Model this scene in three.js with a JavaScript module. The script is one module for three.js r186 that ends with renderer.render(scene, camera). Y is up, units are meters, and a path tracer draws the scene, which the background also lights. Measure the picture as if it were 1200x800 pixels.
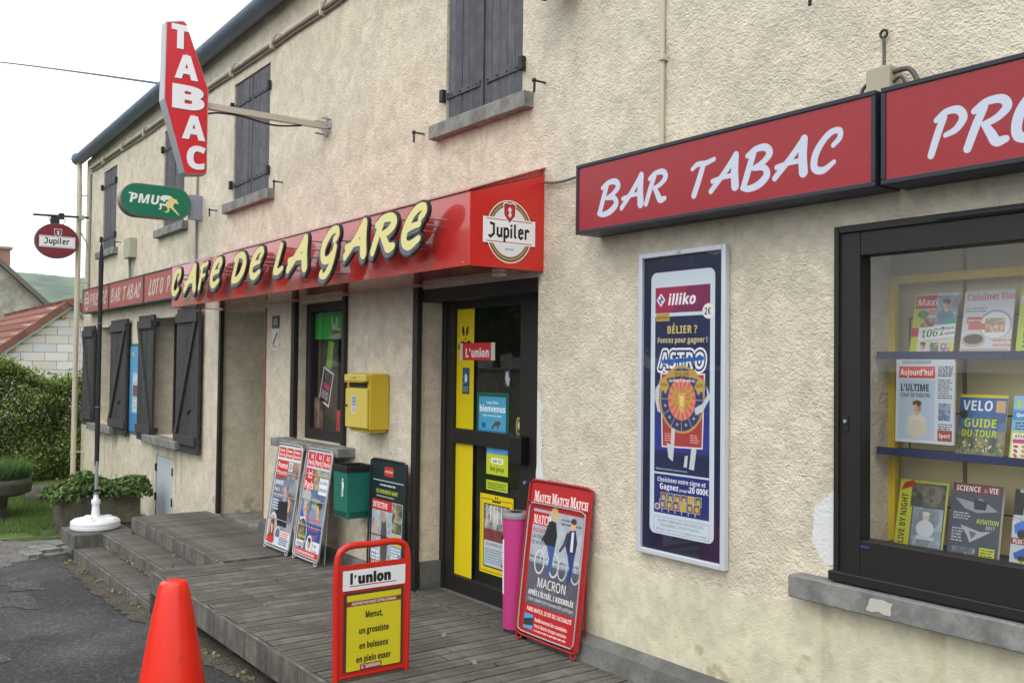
import * as THREE from 'three';
import { mergeGeometries } from 'three/addons/utils/BufferGeometryUtils.js';
import { RoundedBoxGeometry } from 'three/addons/geometries/RoundedBoxGeometry.js';

// ---------------------------------------------------------------- camera, sky, sun, exposure
const scene = new THREE.Scene();
const D2R = Math.PI / 180;
const camera = new THREE.PerspectiveCamera(39.42, 1024 / 682, 0.05, 4000);
camera.position.set(0, 1.645, 3.6);
camera.rotation.order = 'YXZ';
camera.rotation.set(1.488 * D2R, 53.93 * D2R, 0.647 * D2R);
scene.add(camera);
const renderer = new THREE.WebGLRenderer({ antialias: true });
renderer.toneMapping = THREE.LinearToneMapping;
renderer.toneMappingExposure = 1.04;
renderer.shadowMap.enabled = true;
const sun = new THREE.DirectionalLight(0xfff4e4, 0.7);
sun.position.set(9, 26, 22); sun.target.position.set(-6, 0, 0);
sun.castShadow = true; sun.shadow.radius = 40; sun.shadow.mapSize.set(2048, 2048);
Object.assign(sun.shadow.camera, { left: -25, right: 25, top: 25, bottom: -25, near: 1, far: 90 });
scene.add(sun, sun.target);

// ---------------------------------------------------------------- noise
function rng(seed) { let s = seed >>> 0; return () => { s = (s + 0x6D2B79F5) | 0; let t = Math.imul(s ^ (s >>> 15), 1 | s); t = (t + Math.imul(t ^ (t >>> 7), 61 | t)) ^ t; return ((t ^ (t >>> 14)) >>> 0) / 4294967296; }; }
function lattice(n, seed) { const r = rng(seed), a = new Float32Array(n * n); for (let i = 0; i < a.length; i++) a[i] = r() * 2 - 1; return a; }
// tileable value noise: u, v in 0..1, n cells across
function vnoise(L, n, u, v) {
  const x = u * n, y = v * n, xi = Math.floor(x), yi = Math.floor(y), fx = x - xi, fy = y - yi;
  const sx = fx * fx * (3 - 2 * fx), sy = fy * fy * (3 - 2 * fy);
  const x0 = ((xi % n) + n) % n, x1 = (x0 + 1) % n, y0 = (((yi % n) + n) % n) * n, y1 = ((((yi + 1) % n) + n) % n) * n;
  const a = L[y0 + x0], b = L[y0 + x1], c = L[y1 + x0], d = L[y1 + x1];
  return a + (b - a) * sx + (c - a) * sy + (a - b - c + d) * sx * sy;
}
function fbm(cells, seed) { const Ls = cells.map((n, i) => [lattice(n, seed + i * 17), n]); return (u, v, gain = 0.5) => { let s = 0, a = 1, t = 0; for (const [L, n] of Ls) { s += a * vnoise(L, n, u, v); t += a; a *= gain; } return s / t; }; }

// sky: bright, slightly uneven overcast
{
  const w = 512, h = 256, d = new Float32Array(w * h * 4), f = fbm([6, 13, 29], 5);
  for (let j = 0; j < h; j++) for (let i = 0; i < w; i++) {
    const el = Math.sin(Math.PI * ((j + 0.5) / h - 0.5)), k = (j * w + i) * 4;
    const up = Math.max(0, el), c = 1 + 0.16 * f(i / w, j / h * 0.5) * Math.min(1, up * 3 + 0.25);
    let L = (1.4 + 0.95 * up) * c; if (el < 0) L = 1.0 + 0.45 * (1 + el);
    d[k] = L * 0.985; d[k + 1] = L * 1.0; d[k + 2] = L * 1.025; d[k + 3] = 1;
  }
  const t = new THREE.DataTexture(d, w, h, THREE.RGBAFormat, THREE.FloatType);
  t.mapping = THREE.EquirectangularReflectionMapping; t.magFilter = t.minFilter = THREE.LinearFilter; t.wrapS = THREE.RepeatWrapping; t.needsUpdate = true;
  scene.background = t; scene.environment = t;
}
scene.fog = new THREE.FogExp2(0xdfe9ee, 0.00028);

// ---------------------------------------------------------------- texture helpers
function noiseTex(n, fn, srgb, rx = 1, ry = 1) {
  const d = new Uint8Array(n * n * 4);
  for (let j = 0; j < n; j++) for (let i = 0; i < n; i++) { const c = fn(i / n, j / n, i, j), k = (j * n + i) * 4; if (typeof c === 'number') d[k] = d[k + 1] = d[k + 2] = Math.max(0, Math.min(255, c * 255)); else for (let q = 0; q < 3; q++) d[k + q] = Math.max(0, Math.min(255, c[q] * 255)); d[k + 3] = 255; }
  const t = new THREE.DataTexture(d, n, n); t.wrapS = t.wrapT = THREE.RepeatWrapping; t.magFilter = THREE.LinearFilter; t.minFilter = THREE.LinearMipmapLinearFilter; t.generateMipmaps = true;
  if (srgb) t.colorSpace = THREE.SRGBColorSpace; t.repeat.set(rx, ry); t.needsUpdate = true; return t;
}
function canvasTex(w, h, draw) {
  const c = document.createElement('canvas'); c.width = w; c.height = h; const g = c.getContext('2d'); draw(g, w, h);
  const t = new THREE.CanvasTexture(c); t.colorSpace = THREE.SRGBColorSpace; t.magFilter = THREE.LinearFilter; t.anisotropy = 8; return t;
}
function mat(color, o = {}) { const { rgb, ...r } = o; const m = new THREE.MeshStandardMaterial({ roughness: 0.7, metalness: 0, ...r }); if (rgb) m.color.setRGB(...rgb); else m.color.set(color); return m; }
function rep(t, x, y) { const c = t.clone(); c.repeat.set(x, y ?? x); c.needsUpdate = true; return c; }

const grainF = fbm([24, 61, 128, 256], 77), coarseF = fbm([3, 7, 15], 78), midF = fbm([9, 21, 47], 79);
// projected render: fine rounded crumbs with small ridges
const stuccoBump = (() => { const a = fbm([46, 93], 201), b = fbm([61, 127], 202), c = fbm([190, 390], 203), e = fbm([7, 15], 204);
  return noiseTex(1024, (u, v) => { const r1 = Math.max(0, 1 - Math.abs(a(u + 0.003 * b(v, u), v * 1, 0.7)) * 2.0), r2 = b(u, v, 0.7), f = c(u, v); return 0.3 + 0.26 * r1 * (0.8 + 0.35 * e(u, v)) + 0.26 * r2 + 0.22 * f; }, false, 1.05, 1.05); })();
// colour of the whole front, 1 cm a texel, so that nothing repeats: grain, blotches, dirt runs under the low sills, mould at the foot
const STAINS = [[-12.9, -11.7, 0.59, 0.75, 1], [-16.1, -14.8, 0.58, 0.7, 0.9], [-8.5, -7.2, 0.87, 0.4, 0.5], [-5.85, -4.8, 3.26, 0.35, 0.35], [-10.2, -9.0, 3.26, 0.4, 0.35], [-2.6, -0.5, 0.63, 0.4, 0.4], [-7.85, -7.66, 3.7, 0.6, 0.6], [-16.9, 2.6, 4.76, 0.25, 0.25]];
const facadeTex = (w, h, base) => { const f1 = fbm([160, 420, 900], 211), f2 = fbm([9, 23, 51], 212), f3 = fbm([70, 160, 340], 213), sx = fbm([260, 640], 214), d = new Uint8Array(w * h * 4);
  for (let j = 0; j < h; j++) { const y = ((j + 0.5) / h) * 10 - 2; for (let i = 0; i < w; i++) { const x = ((i + 0.5) / w) * 20 - 17.2, u = i / w, v = j / h * 0.5;
    let k = 1 + 0.12 * f1(u, v, 0.9) + 0.014 * f2(u, v) + 0.02 * f3(u, v), dirt = 0;
    for (const [a, b, t, l, s] of STAINS) if (x > a && x < b && y < t && y > t - l) { const n = sx(u, v * 0.06) + 0.35 * f3(u, v); if (n > 0.02 + 0.5 * (t - y) / l) dirt = Math.max(dirt, s * Math.min(1, (n - 0.02 - 0.5 * (t - y) / l) * 5) * 0.13); }
    const foot = y - (x < -10.6 ? -0.43 : 0.02); if (foot < 0.35) { const n = f3(u, v, 0.9) + 0.6 * f1(u, v, 0.9), q0 = 0.2 + foot * 1.2; if (n > q0) dirt = Math.max(dirt, Math.min(0.2, (n - q0) * 0.6)); }
    const y2 = 0.02 * f2(v * 2, u), q = (j * w + i) * 4, m = k * (1 - dirt); d[q] = Math.max(0, Math.min(255, base[0] * m * 255)); d[q + 1] = Math.max(0, Math.min(255, (base[1] + y2 * 0.4) * m * 255)); d[q + 2] = Math.max(0, Math.min(255, (base[2] + y2) * m * 255 * (1 - dirt * 0.3))); d[q + 3] = 255; } }
  const t = new THREE.DataTexture(d, w, h); t.wrapS = t.wrapT = THREE.RepeatWrapping; t.magFilter = THREE.LinearFilter; t.minFilter = THREE.LinearMipmapLinearFilter; t.generateMipmaps = true; t.colorSpace = THREE.SRGBColorSpace; t.repeat.set(1 / 20, 1 / 10); t.offset.set(17.2 / 20, 2 / 10); t.needsUpdate = true; return t; };
const stuccoCol = facadeTex(2048, 1024, [0.832, 0.798, 0.72]), smoothCol = facadeTex(2048, 1024, [0.81, 0.793, 0.7]);
const plainBump = noiseTex(512, (u, v) => 0.5 + 0.3 * grainF(u, v, 0.8) + 0.2 * midF(u, v), false, 0.7, 0.7);
const M = {};
M.stucco = mat(0xffffff, { map: stuccoCol, bumpMap: stuccoBump, bumpScale: 0.0088, roughness: 0.95 });
M.smooth = mat(0xffffff, { map: smoothCol, bumpMap: rep(stuccoBump, 1.5), bumpScale: 0.0028, roughness: 0.95 });
const cemCol = noiseTex(512, (u, v) => { const k = 1 + 0.16 * grainF(u, v, 0.8) + 0.22 * midF(u, v); return [0.5 * k, 0.5 * k, 0.48 * k]; }, true, 0.9, 0.9);
M.cement = mat(0xffffff, { map: cemCol, bumpMap: plainBump, bumpScale: 0.004, roughness: 0.92 });
M.sill = mat(0x9fa2a4, { map: rep(cemCol, 1.3), bumpMap: plainBump, bumpScale: 0.002, roughness: 0.85 }); M.sill.color.setRGB(0.95, 0.97, 1.0);
const woodCol = (b, con) => noiseTex(512, (u, v) => { const k = 1 + con * (0.5 * grainF(u * 1, v * 0.06 + 0.13, 0.8) + 0.35 * midF(u, v) + 0.25 * grainF(u, v)); return b.map((c) => c * k); }, true, 1.6, 1.6);
const wood = woodCol([0.385, 0.374, 0.35], 0.6), woodBump = noiseTex(512, (u, v) => 0.5 + 0.4 * grainF(u, v * 0.05, 0.9), false, 1.6, 1.6);
const shut = noiseTex(512, (u, v) => { const k = 1 + 0.2 * grainF(u, v * 0.05, 0.9) + 0.16 * midF(u, v); return [0.355 * k, 0.36 * k, 0.38 * k]; }, true, 2.2, 2.2);
M.shutters = [0xffffff, 0xf0f2f6, 0xe2e4ea].map((c) => mat(c, { map: shut, bumpMap: rep(woodBump, 2.2), bumpScale: 0.0015, roughness: 0.75 }));
M.oldShutters = [[0.36, 0.34, 0.33], [0.43, 0.41, 0.39], [0.3, 0.285, 0.275]].map((c) => mat(0, { rgb: c, map: shut, bumpMap: rep(woodBump, 2.2), bumpScale: 0.002, roughness: 0.8 }));
M.iron = mat(0x2e3036, { roughness: 0.6, metalness: 0.3 });
M.dark = mat(0x191614, { roughness: 0.5, metalness: 0, bumpMap: plainBump, bumpScale: 0.0003 });
M.darkRail = mat(0x1f1b19, { roughness: 0.5 });
M.paleAlu = mat(0xcfd5de, { roughness: 0.45, metalness: 0.3 });
M.alu = mat(0xb9bcc0, { roughness: 0.38, metalness: 0.75 });
M.galv = mat(0xa8abac, { roughness: 0.55, metalness: 0.35 });
M.pvc = mat(0xc4bda9, { roughness: 0.6 });
M.zinc = mat(0x6c7b90, { roughness: 0.5, metalness: 0.25 });
M.white = mat(0xe9eaea, { roughness: 0.45 });
M.black = mat(0x17171a, { roughness: 0.5 });
M.paper = mat(0xd8d5cc, { roughness: 0.8 });
M.glass = new THREE.MeshPhysicalMaterial({ color: 0xffffff, transmission: 1, roughness: 0.0, ior: 1.68, thickness: 0, metalness: 0 });
M.thinGlass = M.glass.clone(); M.thinGlass.ior = 1.45;
M.interior = mat(0x8a8474, { roughness: 0.9 });
M.room = mat(0x5c564c, { roughness: 0.9 });

// ---------------------------------------------------------------- object helpers
const names = {};
function numbered(n) { if (!(n in names)) { names[n] = 0; return n; } names[n]++; return n + '_' + String(names[n]).padStart(3, '0'); }
function shade(o) { o.traverse((c) => { if (c.isMesh) { c.castShadow = true; c.receiveShadow = true; } }); }
function thing(name, label, category, p = [0, 0, 0], ry = 0, group) { const o = new THREE.Group(); o.name = numbered(name); o.position.set(...p); o.rotation.y = ry; o.userData = { label, category }; if (group) o.userData.group = group; scene.add(o); return o; }
function mesh(name, geo, m, parent, label) { const o = new THREE.Mesh(geo, m); o.name = name; if (parent) parent.add(o); if (label) o.userData.label = label; return o; }
function single(name, geo, m, label, category, group) { const o = mesh(numbered(name), geo, m, scene); o.userData = { label, category }; if (group) o.userData.group = group; return o; }
function struct(name, geo, m) { const o = mesh(numbered(name), geo, m, scene); o.userData = { kind: 'structure' }; return o; }
function clean(g) { if (g.index) g = g.toNonIndexed(); for (const k of Object.keys(g.attributes)) if (!['position', 'normal', 'uv'].includes(k)) g.deleteAttribute(k); if (!g.attributes.normal) g.computeVertexNormals(); return g; }
// uv in metres from the dominant face direction
function uvm(g) { g = clean(g); const p = g.attributes.position, uv = new Float32Array(p.count * 2), a = new THREE.Vector3(), b = new THREE.Vector3(), c = new THREE.Vector3(), n = new THREE.Vector3();
  for (let i = 0; i < p.count; i += 3) { a.fromBufferAttribute(p, i); b.fromBufferAttribute(p, i + 1); c.fromBufferAttribute(p, i + 2); n.copy(b).sub(a).cross(c.clone().sub(a)); const ax = Math.abs(n.x), ay = Math.abs(n.y), az = Math.abs(n.z);
    [a, b, c].forEach((q, k) => { const [u, v] = az >= ax && az >= ay ? [q.x, q.y] : ax >= ay ? [q.z, q.y] : [q.x, q.z]; uv[(i + k) * 2] = u; uv[(i + k) * 2 + 1] = v; }); }
  g.setAttribute('uv', new THREE.BufferAttribute(uv, 2)); return g; }
function merge(list) { return mergeGeometries(list.map(clean)); }
function box(x0, x1, y0, y1, z0, z1) { const g = new THREE.BoxGeometry(x1 - x0, y1 - y0, z1 - z0); g.translate((x0 + x1) / 2, (y0 + y1) / 2, (z0 + z1) / 2); return uvm(g); }
function rbox(x0, x1, y0, y1, z0, z1, r = 0.004, s = 1) { const g = new RoundedBoxGeometry(x1 - x0, y1 - y0, z1 - z0, s, r); g.translate((x0 + x1) / 2, (y0 + y1) / 2, (z0 + z1) / 2); return uvm(g); }
function tube(pts, r, seg = 8, closed = false, n) { const c = new THREE.CatmullRomCurve3(pts.map((p) => new THREE.Vector3(...p)), closed, 'centripetal'); return clean(new THREE.TubeGeometry(c, n ?? Math.max(2, (pts.length - 1) * 6), r, seg, closed)); }
function rod(a, b, r, seg = 8) { const A = new THREE.Vector3(...a), B = new THREE.Vector3(...b), d = B.clone().sub(A); const g = new THREE.CylinderGeometry(r, r, d.length(), seg); g.applyQuaternion(new THREE.Quaternion().setFromUnitVectors(new THREE.Vector3(0, 1, 0), d.normalize())); g.translate(...A.add(B).multiplyScalar(0.5).toArray()); return clean(g); }
function bar(a, b, w, h) { const A = new THREE.Vector3(...a), B = new THREE.Vector3(...b), d = B.clone().sub(A); const g = new THREE.BoxGeometry(w, h, d.length()); const o = new THREE.Object3D(); o.lookAt(d); g.applyQuaternion(o.quaternion); g.translate(...A.add(B).multiplyScalar(0.5).toArray()); return uvm(g); }
function plane(w, h) { return clean(new THREE.PlaneGeometry(w, h)); }
function shapeOf(pts) { const s = new THREE.Shape(); pts.forEach(([x, y], i) => (i ? s.lineTo(x, y) : s.moveTo(x, y))); s.closePath(); return s; }
function ext(shape, depth, bevel = 0, curve = 10) { return clean(new THREE.ExtrudeGeometry(shape, { depth, bevelEnabled: bevel > 0, bevelThickness: bevel, bevelSize: bevel, bevelOffset: -bevel, bevelSegments: 2, curveSegments: curve })); }
function normUV(g, x0, x1, y0, y1) { const p = g.attributes.position, uv = new Float32Array(p.count * 2); for (let i = 0; i < p.count; i++) { uv[2 * i] = (p.getX(i) - x0) / (x1 - x0); uv[2 * i + 1] = (p.getY(i) - y0) / (y1 - y0); } g.setAttribute('uv', new THREE.BufferAttribute(uv, 2)); return g; }

// ---------------------------------------------------------------- brush lettering
// each glyph: strokes of [x, y, half-width], y 0..1
const GL = {
  A: [[[.50, .93, .075], [.34, .52, .07], [.12, .05, .065]], [[.50, .93, .085], [.56, .5, .10], [.66, .07, .105]], [[.10, .33, .055], [.3, .38, .05], [.56, .39, .055]]],
  B: [[[.16, .9, .08], [.12, .5, .085], [.08, .1, .08]], [[.02, .84, .06], [.2, .96, .07], [.44, .95, .08], [.56, .8, .085], [.46, .62, .07], [.24, .5, .055]], [[.24, .5, .055], [.5, .46, .07], [.6, .28, .09], [.45, .08, .085], [.2, .02, .07], [.05, .07, .06]]],
  C: [[[.48, .62, .06], [.6, .78, .07], [.56, .95, .07], [.38, .96, .075], [.18, .74, .085], [.08, .42, .095], [.14, .12, .09], [.34, .04, .08], [.58, .2, .055]]],
  D: [[[.18, .88, .08], [.13, .5, .085], [.08, .1, .08]], [[.02, .84, .06], [.2, .96, .07], [.46, .92, .085], [.6, .68, .1], [.56, .34, .095], [.36, .08, .08], [.08, .04, .07]]],
  E: [[[.46, .68, .055], [.56, .84, .065], [.5, .96, .065], [.34, .94, .07], [.18, .76, .08], [.08, .42, .09], [.12, .14, .085], [.28, .04, .08], [.54, .18, .055]], [[.1, .46, .06], [.3, .52, .055], [.48, .54, .05]]],
  F: [[[.2, .86, .08], [.16, .5, .085], [.1, .07, .08]], [[.04, .84, .055], [.24, .93, .065], [.44, .92, .065], [.58, .96, .06]], [[.16, .5, .055], [.32, .52, .05], [.46, .54, .05]]],
  G: [[[.5, .68, .06], [.6, .82, .07], [.54, .96, .07], [.36, .95, .075], [.18, .76, .085], [.08, .48, .095], [.16, .22, .085], [.34, .18, .075], [.52, .34, .065]], [[.58, .5, .07], [.54, .2, .08], [.46, -.08, .075], [.3, -.24, .065], [.14, -.2, .055], [.16, -.1, .045]]],
  L: [[[.22, .93, .08], [.15, .5, .085], [.09, .1, .08]], [[.09, .07, .075], [.26, .05, .07], [.44, .14, .055]]],
  O: [[[.34, .95, .08], [.15, .74, .09], [.09, .4, .095], [.17, .1, .09], [.36, .05, .085], [.55, .26, .095], [.61, .62, .09], [.52, .9, .08], [.34, .95, .08]]],
  P: [[[.18, .86, .08], [.12, .5, .085], [.07, .06, .08]], [[.03, .82, .06], [.2, .96, .07], [.46, .95, .085], [.6, .77, .09], [.5, .54, .075], [.3, .45, .055]]],
  R: [[[.18, .86, .08], [.12, .5, .085], [.07, .06, .08]], [[.03, .82, .06], [.2, .96, .07], [.46, .95, .08], [.57, .79, .085], [.46, .6, .07], [.26, .5, .06]], [[.26, .5, .06], [.4, .3, .085], [.54, .1, .09], [.68, .12, .065]]],
  S: [[[.46, .8, .055], [.48, .92, .065], [.34, .96, .07], [.2, .84, .08], [.24, .64, .09], [.42, .44, .095], [.44, .2, .09], [.26, .04, .075], [.06, .12, .055]]],
  T: [[[.34, .88, .075], [.3, .5, .085], [.24, .07, .085]], [[.04, .82, .055], [.16, .92, .065], [.4, .91, .065], [.62, .97, .055]]],
};
function glyph(ch, x0, x1, y0, y1, slant = 0.2, bold = 1) {
  const cs = [];
  for (const st of GL[ch]) {
    const c = new THREE.CatmullRomCurve3(st.map(([x, y, w]) => new THREE.Vector3(x + slant * y, y, w)), false, 'centripetal');
    const n = st.length * 14; for (let i = 0; i <= n; i++) { const p = c.getPoint(i / n); cs.push([p.x, p.y, p.z * bold]); }
  }
  let a = 9, b = -9, e = 9, f = -9; for (const [x, y, r] of cs) { a = Math.min(a, x - r); b = Math.max(b, x + r); e = Math.min(e, y - r); f = Math.max(f, y + r); }
  const sx = (x1 - x0) / (b - a), sy = (y1 - y0) / (f - e);
  return cs.map(([x, y, r]) => [x0 + (x - a) * sx, y0 + (y - e) * sy, r * (sx + sy) / 2]);
}
function dots(g, cs) { for (const [x, y, r] of cs) { g.beginPath(); g.arc(x, y, r, 0, 7); g.fill(); } }
// outline of a union of circles by marching squares
function contours(cs, grow, step) {
  let a = 1e9, b = -1e9, e = 1e9, f = -1e9; for (const [x, y, r] of cs) { a = Math.min(a, x - r); b = Math.max(b, x + r); e = Math.min(e, y - r); f = Math.max(f, y + r); }
  a -= grow + step * 2; e -= grow + step * 2; const nx = Math.ceil((b + grow + step * 2 - a) / step) + 1, ny = Math.ceil((f + grow + step * 2 - e) / step) + 1;
  const F = new Float32Array(nx * ny).fill(-1e9);
  for (const [x, y, r] of cs) { const R = r + grow; const i0 = Math.max(0, Math.floor((x - R - a) / step) - 2), i1 = Math.min(nx - 1, Math.ceil((x + R - a) / step) + 2), j0 = Math.max(0, Math.floor((y - R - e) / step) - 2), j1 = Math.min(ny - 1, Math.ceil((y + R - e) / step) + 2);
    for (let j = j0; j <= j1; j++) for (let i = i0; i <= i1; i++) { const v = R - Math.hypot(a + i * step - x, e + j * step - y); if (v > F[j * nx + i]) F[j * nx + i] = v; } }
  for (let k = 0; k < F.length; k++) if (F[k] < -9) F[k] = -step * 3;
  const nxt = new Map(), pt = new Map();
  const edge = (i, j, d) => { const k = (j * nx + i) * 2 + d; if (!pt.has(k)) { const v0 = F[j * nx + i], v1 = d ? F[(j + 1) * nx + i] : F[j * nx + i + 1], t = v0 / (v0 - v1); pt.set(k, d ? [a + i * step, e + (j + t) * step] : [a + (i + t) * step, e + j * step]); } return k; };
  const T = { 1: [[3, 0]], 2: [[0, 1]], 3: [[3, 1]], 4: [[1, 2]], 5: [[3, 0], [1, 2]], 6: [[0, 2]], 7: [[3, 2]], 8: [[2, 3]], 9: [[2, 0]], 10: [[0, 1], [2, 3]], 11: [[2, 1]], 12: [[1, 3]], 13: [[1, 0]], 14: [[0, 3]] };
  for (let j = 0; j < ny - 1; j++) for (let i = 0; i < nx - 1; i++) {
    const c = (F[j * nx + i] > 0 ? 1 : 0) | (F[j * nx + i + 1] > 0 ? 2 : 0) | (F[(j + 1) * nx + i + 1] > 0 ? 4 : 0) | (F[(j + 1) * nx + i] > 0 ? 8 : 0);
    for (const [p, q] of T[c] || []) { const E = [() => edge(i, j, 0), () => edge(i + 1, j, 1), () => edge(i, j + 1, 0), () => edge(i, j, 1)]; nxt.set(E[p](), E[q]()); }
  }
  const loops = []; while (nxt.size) { const s = nxt.keys().next().value; let k = s; const L = []; while (nxt.has(k)) { L.push(pt.get(k)); const m = nxt.get(k); nxt.delete(k); k = m; } if (L.length > 7) loops.push(L); }
  return loops;
}
function area2(L) { let s = 0; for (let i = 0; i < L.length; i++) { const [x, y] = L[i], [u, v] = L[(i + 1) % L.length]; s += x * v - u * y; } return s; }
function shapesOf(cs, grow, step) {
  const loops = contours(cs, grow, step), big = loops.reduce((m, L) => Math.max(m, Math.abs(area2(L))), 0), sign = Math.sign(area2(loops.find((L) => Math.abs(area2(L)) === big)));
  const outs = loops.filter((L) => Math.sign(area2(L)) === sign).map((L) => ({ L, s: shapeOf(L) }));
  for (const L of loops) if (Math.sign(area2(L)) !== sign) { const [x, y] = L[0]; const o = outs.find((q) => { let c = false; for (let i = 0, j = q.L.length - 1; i < q.L.length; j = i++) { const [xi, yi] = q.L[i], [xj, yj] = q.L[j]; if ((yi > y) !== (yj > y) && x < (xj - xi) * (y - yi) / (yj - yi) + xi) c = !c; } return c; }) || outs[0]; o.s.holes.push(new THREE.Path(L.map(([u, v]) => new THREE.Vector2(u, v)))); }
  return outs.map((o) => o.s);
}

// ================================================================ SETTING
const gy = (x) => (x > -10.6 ? Math.min(0.05, -0.43 + 0.034 * (x + 10.6)) : x > -60 ? -0.43 + 0.004 * (x + 10.6) : -0.63);
const asphaltCol = (() => { const a = fbm([180, 370], 301), b = fbm([3, 7, 13], 302), c = fbm([25, 53], 303); return noiseTex(1024, (u, v) => { const st = Math.max(0, a(u, v)) ** 2, w = Math.max(0, b(u, v) - 0.12) * 0.55 + 0.05 * c(u, v); const k = 0.17 + 0.06 * a(u, v, 0.9) + 0.22 * st + w * 0.3; return [k, k * 1.005, k * 1.02]; }, true, 0.33, 0.33); })();
const asphaltBump = noiseTex(512, (u, v) => 0.5 + 0.5 * grainF(u, v, 1), false, 1.3, 1.3);
M.asphalt = mat(0xffffff, { map: asphaltCol, bumpMap: asphaltBump, bumpScale: 0.006, roughness: 0.92 });
{ // one sheet out to the horizon
  const xs = [-1600, -300, -60, -30, -18, -14, -12.2, -10.6, -9, -7, -5, -3, -1, 1, 3.5, 30, 1600], zs = [-1600, -200, -6, 0, 1.5, 3, 6, 12, 30, 200, 1600], P = [], U = [], I = [];
  for (const z of zs) for (const x of xs) { P.push(x, gy(x), z); U.push(x, z); }
  for (let j = 0; j < zs.length - 1; j++) for (let i = 0; i < xs.length - 1; i++) { const a = j * xs.length + i, b = a + 1, c = a + xs.length, d = c + 1; I.push(a, c, b, b, c, d); }
  const g = new THREE.BufferGeometry(); g.setAttribute('position', new THREE.Float32BufferAttribute(P, 3)); g.setAttribute('uv', new THREE.Float32BufferAttribute(U, 2)); g.setIndex(I); g.computeVertexNormals();
  struct('road', g, M.asphalt);
}
function patch(outline, dy, m, name) { // a flat piece of ground with an irregular outline of [x, z]
  const g = new THREE.ShapeGeometry(shapeOf(outline.map(([x, z]) => [x, -z]))); g.rotateX(-Math.PI / 2); const p = g.attributes.position; for (let i = 0; i < p.count; i++) p.setY(i, gy(p.getX(i)) + dy);
  const o = struct(name, uvm(g), m); return o;
}
function wobble(pts, n, amp, seed) { const r = rng(seed), out = []; for (let i = 0; i < pts.length; i++) { const a = pts[i], b = pts[(i + 1) % pts.length]; for (let k = 0; k < n; k++) { const t = k / n; out.push([a[0] + (b[0] - a[0]) * t + (r() - 0.5) * amp, a[1] + (b[1] - a[1]) * t + (r() - 0.5) * amp]); } } return out; }
const lawnCol = noiseTex(512, (u, v) => { const k = 1 + 0.3 * grainF(u, v, 0.9) + 0.3 * midF(u, v); return [0.27 * k, 0.35 * k, 0.13 * k]; }, true, 0.8, 0.8);
M.lawn = mat(0xffffff, { map: lawnCol, roughness: 1 });
const gravelCol = (() => { const a = fbm([130, 290], 311); return noiseTex(512, (u, v) => { const k = 0.4 + 0.3 * a(u, v, 0.8) + 0.08 * midF(u, v); return [k, k * 0.98, k * 0.95]; }, true, 0.8, 0.8); })();
M.gravel = mat(0xffffff, { map: gravelCol, bumpMap: rep(asphaltBump, 1), bumpScale: 0.012, roughness: 1 });
patch(wobble([[-12.35, 0.2], [-12.2, 1.5], [-12.75, 2.3], [-13.2, 7], [-24, 9], [-30, -6], [-17.1, -6], [-17.1, 0.0]], 8, 0.1, 4), 0.008, M.lawn, 'lawn');
patch(wobble([[-11.25, 0.1], [-11.2, 1.55], [-10.75, 2.1], [-10.9, 7], [-13.1, 7], [-12.7, 2.3], [-12.2, 1.5], [-12.3, 0.15]], 8, 0.14, 5), 0.004, M.gravel, 'gravel_strip');
M.dust = mat(0xffffff, { map: rep(gravelCol, 0.5), roughness: 1 }); M.dust.color.setRGB(0.42, 0.44, 0.46);
patch(wobble([[-10.0, 2.0], [-9.3, 1.9], [-9.4, 2.15], [-10.1, 2.25]], 5, 0.1, 7), 0.004, M.dust, 'worn_asphalt');
patch(wobble([[-9.2, 2.05], [-8.5, 2.15], [-8.9, 2.5], [-9.6, 2.4]], 6, 0.12, 8), 0.004, M.dust, 'worn_asphalt');
patch(wobble([[-7.5, 2.6], [-6.9, 2.5], [-6.9, 3.1], [-7.8, 3.2]], 6, 0.16, 9), 0.004, M.dust, 'worn_asphalt');
M.soil = mat(0xffffff, { map: rep(gravelCol, 0.9), bumpMap: rep(asphaltBump, 1), bumpScale: 0.02, roughness: 1 }); M.soil.color.setRGB(0.52, 0.46, 0.36);
patch(wobble([[-10.7, 1.36], [-0.5, 1.36], [-0.5, 1.5], [-5.5, 1.52], [-8, 1.62], [-10.7, 1.56]], 30, 0.07, 12), 0.006, M.soil, 'soil_strip');
{ const r = rng(21), stones = []; // pavement slabs beside the landing, each its own flagstone
  [[-11.35, 1.25, 0.3, 0.24], [-11.5, 1.55, 0.34, 0.22], [-11.25, 1.72, 0.3, 0.18], [-11.75, 1.3, 0.26, 0.3]].forEach(([x, z, w, d], i) => {
    const o = thing('flagstone', ['pale broken paving stone against the wooden landing', 'wide pale paving stone with chipped rim, beside the gravel', 'narrow paving stone at the foot of the wooden landing', 'pale paving stone by the stone trough'][i], 'paving stone', [x, gy(x) + 0.004, z], r() * 0.5);
    mesh('slab', ext(shapeOf(wobble([[-w / 2, -d / 2], [w / 2, -d / 2], [w / 2, d / 2], [-w / 2, d / 2]], 4, 0.05, 30 + i)), 0.03, 0.006).rotateX(-Math.PI / 2), M.cement, o);
  });
}
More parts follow.
